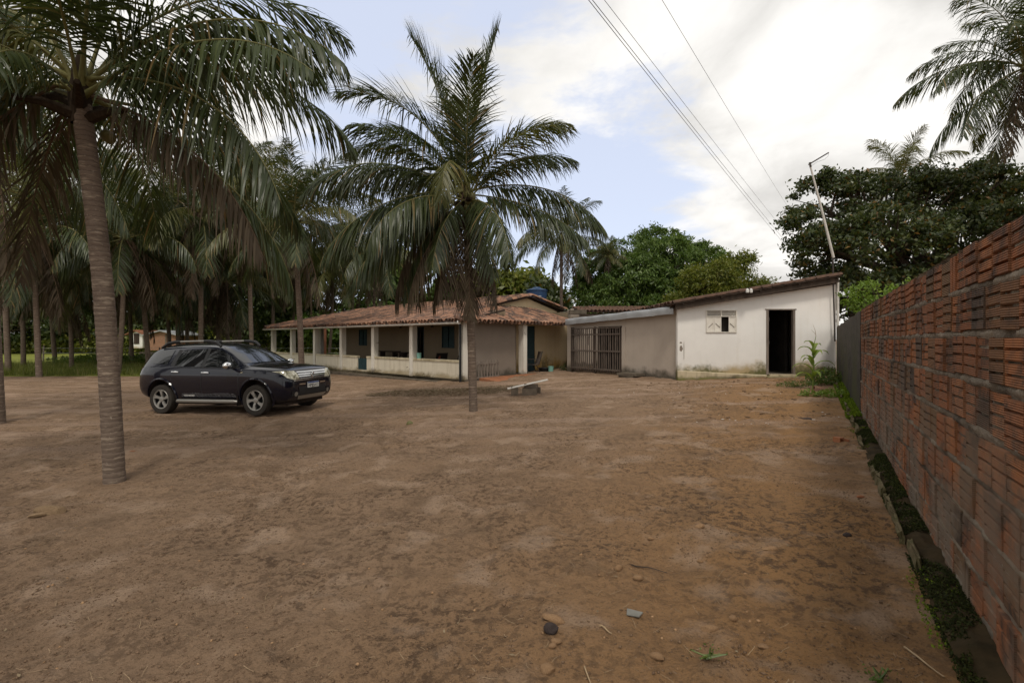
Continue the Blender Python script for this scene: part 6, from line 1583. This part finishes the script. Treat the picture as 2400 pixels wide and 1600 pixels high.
# ------------------------------------------------------------------ far things in the field
def build_far():
    def house(name, label, px0, px1, pyb, pyt, Z, wall, roofm, peak, cat='house'):
        x0, x1 = (px0-1200)/F*Z, (px1-1200)/F*Z; zb = CAM_H-(pyb-795)/F*Z; zt = CAM_H-(pyt-795)/F*Z; zp = CAM_H-(peak-795)/F*Z
        t = thing(name, ((x0+x1)/2, Z, zb), label, cat); xm = (x0+x1)/2
        mb = MB(); mb.box((x0,Z,zb-.5),(x1,Z+4,zt)); mb.add([(x0,Z,zt),(x1,Z,zt),(xm,Z,zp),(x0,Z+4,zt),(x1,Z+4,zt),(xm,Z+4,zp)], [(0,1,2),(3,5,4),(0,2,5,3),(1,4,5,2)]); mb.build('wall', wall, t)
        for s in (-1, 1):
            xe = x0-.35 if s < 0 else x1+.35; ze = zt-.12; mb = MB(); mb.hexa([(xe,Z-.3,ze),(xm,Z-.3,zp+.04),(xm,Z+4.3,zp+.04),(xe,Z+4.3,ze),(xe,Z-.3,ze+.12),(xm,Z-.3,zp+.16),(xm,Z+4.3,zp+.16),(xe,Z+4.3,ze+.12)]); mb.build('roof_slope', roofm, t)
        return t, x0, x1, zb, zt
    t, x0, x1, zb, zt = house('far_brick_house', 'small bare brick house far across the field above the car', 345, 412, 810, 784, 52, MAT['fbrick'], MAT['zinc'], 777)
    mb = MB(); mb.box((x0+1.95,51.96,zb-.4),(x0+2.1,51.999,zt)); mb.build('corner_post', MAT['concrete'], t)
    t, x0, x1, zb, zt = house('far_white_house', 'small white house with red roof left of the far brick house', 304, 334, 806, 783, 55, MAT['white_wall'], MAT['far_brick'], 776)
    mb = MB(); mb.box((x0+.5,54.95,zb),(x0+1.1,54.999,zb+1.2)); mb.build('door', MAT['wood_dark'], t)
    house('far_brick_shed', 'long low brick shed far behind the palms', 505, 590, 806, 788, 60, MAT['fbrick'], MAT['zinc'], 786)
    # wire fence with posts along the field
    f = thing('wire_fence', (-18, 36, -.1), 'old wire fence with wooden posts across the field', 'fence'); y = 36.0
    tops = []
    for i in range(14):
        x = -35+i*2.1+random.uniform(-.2,.2); h = random.uniform(1.1,1.4); b = Vector((x, y+random.uniform(-.3,.3), G(x,y)))
        mb = MB(); mb.tube([b-Vector((0,0,.2)), b+Vector((random.uniform(-.06,.06),0,h))], [.06,.045], 6); mb.build('post', MAT['wood_grey'], f); tops.append(b)
    for z in (.35, .7, 1.05):
        mb = MB(); mb.tube([p+Vector((0,-.06,z)) for p in tops], .008, 4); mb.build('wire', MAT['zinc'], f)
    bl = ground_px(330, 838); s = thing('block_pile', bl, 'low pile of grey concrete blocks in the field behind the car', 'block pile')
    for i in range(7):
        for j in range(2 if 2 < i < 6 else 1):
            mb = MB(); mb.obox((bl.x-1.6+i*.62, bl.y, bl.z+.13+j*.27), (.58,.3,.25), Matrix.Rotation(random.uniform(-.1,.1),3,'Z')); mb.build('block', MAT['concrete'], s)
t = NT('far_brickwork'); p = t.co('pos'); b = t.node('ShaderNodeTexBrick'); t.L(t.mapping(p, (1,1,1), rot=(R(90),0,0)), b.inputs[0]); b.inputs['Scale'].default_value = 3.2
b.inputs['Color1'].default_value = (.34,.155,.085,1); b.inputs['Color2'].default_value = (.25,.115,.07,1); b.inputs['Mortar'].default_value = (.30,.235,.18,1); b.inputs['Mortar Size'].default_value = .03; t.bsdf(b.outputs[0], .9, .1); MAT['fbrick'] = t.mat
build_far()

# ------------------------------------------------------------------ things lying in the yard
def rock_mesh(name, mat, seed, r=(1,.7,.45), jit=.16):
    random.seed(seed); me = bpy.data.meshes.new(name); bm = bmesh.new(); bmesh.ops.create_icosphere(bm, subdivisions=2, radius=1)
    off = [Vector((random.gauss(0,1), random.gauss(0,1), random.gauss(0,1))).normalized() for _ in range(9)]
    for v in bm.verts:
        k = 1+sum(max(0, v.co.normalized().dot(o)-.62)*.5*(-1 if i % 2 else 1) for i, o in enumerate(off))+random.uniform(-jit,jit)*.35
        v.co = Vector((v.co.x*r[0], v.co.y*r[1], v.co.z*r[2]))*k
    bm.to_mesh(me); bm.free(); me.materials.append(mat)
    for p in me.polygons: p.use_smooth = True
    me.set_sharp_from_angle(angle=R(40)); return me
def build_yard():
    S, D, Gm = MAT['stone'], MAT['stone_dark'], MAT['stone_grey']
    rocks = [(1298,1452,.070,S,'long flat tan stone near the bottom centre',-.5,(1,.48,.34)), (1291,1487,.040,D,'round dark stone just below the long tan stone',0,(1,.9,.7)), (1304,1511,.030,S,'small tan stone under the dark one',0,(1,.7,.5)), (1294,1521,.020,S,'tiny orange stone under the dark one',0,(1,.8,.6)),
             (1284,1568,.034,S,'tan stone at the bottom edge',.2,(1,.8,.6)), (1450,1330,.030,S,'tan stone above the dark stone pair',.4,(1,.8,.6)), (1497,1350,.034,S,'pale pinkish stone in the middle of the yard',-.2,(1,.6,.5)), (1525,1258,.026,S,'ochre stone right of the yard centre',0,(1,.7,.6)),
             (1640,1240,.04,S,'larger ochre stone right of the yard centre',.3,(1,.7,.5)), (1717,1443,.022,S,'round ochre pebble on the right',0,(1,.9,.8)), (1662,1463,.045,S,'flat mossy stone half sunk on the right',0,(1,.6,.35)), (1540,1538,.030,S,'brown stone at the bottom right of centre',0,(1,.8,.6)),
             (1807,1297,.055,S,'flat brown stone chip beside a twig on the right',.2,(1,.5,.3)), (1790,1500,.028,S,'small stone in the bottom right corner area',0,(1,.8,.5)), (1640,1310,.02,S,'little pebble right of the pale stone',0,(1,.8,.6)), (2016,1165,.05,MAT['terracotta'],'orange tile fragment near the kerb',.4,(1,.45,.25)),
             (1893,980,.09,D,'dark flat stone on the yard near the footing',0,(1,.5,.2)), (960,993,.06,MAT['coconut'],'small green coconut lying left of the middle palm',0,(1,.8,.8)), (310,1058,.05,MAT['terracotta'],'flat orange scrap right of the big left trunk',0,(1,.5,.12)), (1985,1260,.03,D,'dark stone close to the kerb',0,(1,.7,.5))]
    for i, (px, py, r, m, lab, rz, sh) in enumerate(rocks):
        p = ground_px(px, py); nm, ct, gp = ('fallen_coconut', 'coconut', None) if 'coconut' in lab else (('clay_fragment', 'clay fragment', None) if 'orange ' in lab and m is MAT['terracotta'] else ('stone', 'stone', 'stones lying in the yard')); t = tag(link(nm, rock_mesh(nm, m, 100+i, sh), None, (p.x, p.y, GR(p.x,p.y)+r*sh[2]*.55), (random.uniform(-.1,.1), random.uniform(-.1,.1), rz), (r,r,r)), lab, ct, gp)
    p = ground_px(1487, 1445); mb = MB(); mb.hexa([(-.055,-.035,0),(.03,-.04,0),(.06,.02,0),(-.05,.04,0),(-.055,-.035,.005),(.03,-.04,.005),(.06,.02,.005),(-.05,.04,.005)])
    o = mb.build('slate_chip', Gm); o.location = (p.x, p.y, GR(p.x,p.y)+.006); o.rotation_euler = (.05,.04,-.2); o.scale = (.8,.8,1); tag(o, 'grey flat chip of slate near the bottom centre', 'stone')
    # coconut husk on the left
    p = ground_px(117, 1208); t = thing('coconut_husk', p, 'split tan coconut husk on the ground at the left', 'coconut husk', rz=.25)
    local('husk_half', rock_mesh('husk_half', MAT['husk'], 50, (1,.42,.42), .1), t, (0,0,.05), (0,.05,0), (.125,.125,.125)); local('husk_flap', rock_mesh('husk_flap', MAT['husk'], 51, (1,.35,.25), .1), t, (-.05,-.04,.03), (0,-.1,.3), (.09,.09,.09))
    # brick fragment
    p = ground_px(1972, 1040); t = thing('brick_fragment', p, 'broken hollow brick lying before the footing', 'brick', rz=.3)
    mb = MB(); mb.box((-.09,-.05,0),(.09,.05,.02)); mb.box((-.09,-.05,.0202),(-.07,.05,.07)); mb.box((.07,-.05,.0202),(.085,.05,.055)); mb.box((-.01,-.05,.0202),(.005,.05,.06)); mb.box((-.09,-.05,.0702),(-.01,.05,.085)); local('brick_shell', mb.mesh('brick_shell', MAT['terracotta']), t, (0,0,.01))
    # broken clay tiles by the corn plant
    for px, py, lab, rz in ((1925, 925, 'large broken clay tile by the corn plant', .5), (1908, 915, 'broken clay tile lying behind the larger one', -.3)):
        p = ground_px(px, py); o = tag(link('broken_tile', tile_mesh('broken_tile', .34, .10, .09), None, (p.x,p.y,p.z+.05), (.15,.1,rz)), lab, 'roof tile')
    # board bench on hollow blocks
    c = ground_px(1228, 925); t = thing('plank_seat', c, 'white board sloping over stacked grey blocks in the yard', 'bench', rz=-.1)
    def blk(nm, x, y, z, rz, s=(.19,.39,.19)):
        m = MB(); w, l, h = s[0]/2, s[1]/2, s[2]; th = .03
        for q in ((-w,-w+th), (w-th,w)): m.box((q[0],-l,0),(q[1],l,h))
        for q in (-l, -th/2, l-th): m.box((-w+th+.0005,q,0),(w-th-.0005,q+th,h))
        local(nm, m.mesh(nm, MAT['block']), t, (x,y,z), (0,0,rz))
    blk('block', -.26, .05, 0, .1, (.19,.39,.21)); blk('block', .16, -.05, 0, 1.5, (.19,.39,.19)); blk('block', .24, .24, 0, 1.5, (.19,.39,.19)); blk('block', .19, .0, .195, 1.45, (.12,.36,.10))
    me = MB(); me.obox((0,0,0), (1.12,.28,.018)); local('board', me.mesh('board', MAT['wood_white']), t, (.10,.02,.29), (0,-.22,.12))
    # twigs and straws as single countable sticks
    tw = [((2120,1505),(2205,1578),'pale dry stem lying by the kerb at the bottom right'), ((1480,1322),(1562,1334),'dark twig lying right of the yard centre'), ((1405,1475),(1432,1488),'short pale twig by the slate chip'), ((1370,1560),(1384,1598),'pale straw at the bottom centre'), ((85,1088),(125,1080),'pale straw left of the leaning trunk'), ((155,1165),(168,1158),'little pale straw near the coconut husk')]
    for a, b, lab in tw:
        p = ground_px(*a); q = ground_px(*b); pts = []
        for i in range(7):
            u = i/6; r = p.lerp(q, u); k = .03*math.sin(u*3.1); pts.append((r.x+k*(q-p).y, r.y-k*(q-p).x+.02*math.sin(u*5), GR(r.x,r.y)+.012))
        o = thing('twig', p, lab, 'twig', 'twigs and straws in the yard'); mb = MB(); mb.tube(pts, [.0055-.0005*i for i in range(7)], 5); mb.build('stem', MAT['wood_dark'] if 'dark' in lab else MAT['straw'], o)
    # uncountable crumbs: clods, straw bits, leaf litter
    r = np.random.default_rng(77)
    def scatter(name, label, cat, n, xr, yr, smin, smax, mat, flat=.6, seed=1, dens=None, sink=.3):
        r = np.random.default_rng(seed); x = r.uniform(*xr, n); y = yr[0]+(yr[1]-yr[0])*r.random(n)**1.7
        if dens is not None:
            k = fbm(x*1.3, y*1.3, 4, seed)+.12*r.random(n) > dens; x, y = x[k], y[k]
        # stay inside the yard: left of the wall, before the house
        k = ((x-1.499)*WN.x+(y-1.0)*WN.y > .30); x, y = x[k], y[k]
        z = gbase(x, y)+relief(x, y); m = len(x); s = smin+(smax-smin)*r.random(m)**3
        bv = np.array([(1,0,0),(0,1,0),(-1,0,0),(0,-1,0),(0,0,1),(0,0,-1.0)]); bf = np.array([(0,1,4),(1,2,4),(2,3,4),(3,0,4),(1,0,5),(2,1,5),(3,2,5),(0,3,5)])
        if smax > .03: bm_ = bmesh.new(); bmesh.ops.create_icosphere(bm_, subdivisions=1, radius=1); bv = np.array([v.co for v in bm_.verts]); bf = np.array([[v.index for v in f.verts] for f in bm_.faces]); bm_.free()
        V = bv[None]*s[:, None, None]*(1+r.uniform(-.35,.35,(m,len(bv),1))); V[..., 2] *= flat; an = r.uniform(0,6.28,m); ca, sa = np.cos(an)[:,None], np.sin(an)[:,None]
        V[..., 0] *= r.uniform(.7,1.5,m)[:,None]; X = V[..., 0]*ca-V[..., 1]*sa; Y = V[..., 0]*sa+V[..., 1]*ca
        V = np.stack([X+x[:,None], Y+y[:,None], V[..., 2]+z[:,None]+s[:,None]*flat*sink], -1)
        Fc = (bf[None]+(np.arange(m)*len(bv))[:,None,None]).reshape(-1,3)
        tag(link(name, mesh_np(name, V.reshape(-1,3), Fc, [mat])), label, cat, kind='stuff')
    scatter('clods', 'crumbs and clods of dark earth strewn over the yard', 'soil', 40000, (-9, 9), (1.5, 16), .003, .014, MAT['clod'], .5, 3, .54)
    scatter('fine_clods', 'fine dark crumbs of soil over the near yard', 'soil', 80000, (-4.5, 4), (1.4, 7), .002, .009, MAT['clod'], .6, 4, .52)
    scatter('pebbles', 'pale little pebbles scattered through the soil', 'pebbles', 2600, (-8, 8), (1.5, 15), .003, .014, MAT['stone'], .7, 5)
    scatter('rubble', 'bits of rubble and brick chips before the white house', 'rubble', 900, (3.5, 9.5), (8.5, 15), .008, .045, MAT['clod'], .45, 6, .45)
    scatter('pale_chips', 'pale chips of plaster before the white house', 'chips', 160, (2.5, 9.8), (8, 15.2), .008, .030, MAT['white_plastic'], .3, 8)
    def litter(name, label, n, cx, cy, rx, ry, size, seed, hgt=.0):
        r = np.random.default_rng(seed); a = r.uniform(0,6.28,n); q = np.sqrt(r.random(n)); x = cx+rx*q*np.cos(a); y = cy+ry*q*np.sin(a)
        P = np.stack([x, y, gbase(x,y)+relief(x,y)+.012+hgt*(1-q)*r.random(n)], -1); v, f = leaves(P, size, r, .4, 0, 1); v = v.reshape(-1,4,3); c = v.mean(1, keepdims=True); v = c+(v-c)*np.array([1,1,.25]); v = v.reshape(-1,3)
        tag(link(name, mesh_np(name, v, f, [MAT['leaf_litter']])), label, 'leaf litter', kind='stuff')
    c = ground_px(1040, 920); litter('leaf_litter', 'swept heap of dry leaves in front of the porch corner', 5200, c.x, c.y, 2.3, .75, .075, 3, .16)
    c = ground_px(1190, 906); litter('leaf_litter', 'dry leaves along the edge of the terracotta apron', 1500, c.x, c.y, 1.2, .4, .06, 4, .04)
    litter('leaf_litter', 'dry leaf scraps strewn over the whole yard', 1500, 0, 9, 9, 7, .035, 5)
    litter('leaf_litter', 'dry leaves and scraps at the foot of the corn plant', 900, 9.3, 14.4, 1.3, .9, .07, 6, .03)
    # hair-thin straws over the near soil
    n = 1500; x = r.uniform(-4.5, 3.2, n); y = 1.4+6*r.random(n)**1.5; a = r.uniform(0,6.28,n); L = r.uniform(.02,.11,n); z = gbase(x,y)+relief(x,y)+.006
    k = ((x-1.499)*WN.x+(y-1.0)*WN.y > .32); x, y, a, L, z = x[k], y[k], a[k], L[k], z[k]; n = len(x)
    d = np.stack([np.cos(a), np.sin(a), r.uniform(-.05,.12,n)], -1)*L[:,None]; w = np.stack([-np.sin(a), np.cos(a), 0*a], -1)*.0010; b = np.stack([x,y,z], -1); mid = b+d*.5+w*r.uniform(-6,6,n)[:,None]
    V = np.stack([b-w, b+w, mid-w, mid+w, b+d-w, b+d+w], 1).reshape(-1,3); o = np.arange(n)[:,None]*6
    Fc = np.concatenate([o+np.array([[0,1,3,2]]), o+np.array([[2,3,5,4]])]); tag(link('straw_bits', mesh_np('straw_bits', V, Fc, [MAT['straw']])), 'hair thin straws lying over the near soil', 'straw', kind='stuff')
MAT['block'] = simple('concrete_block', (.21,.17,.13), (.11,.09,.07), 4, .95, .1, .5)
build_yard()
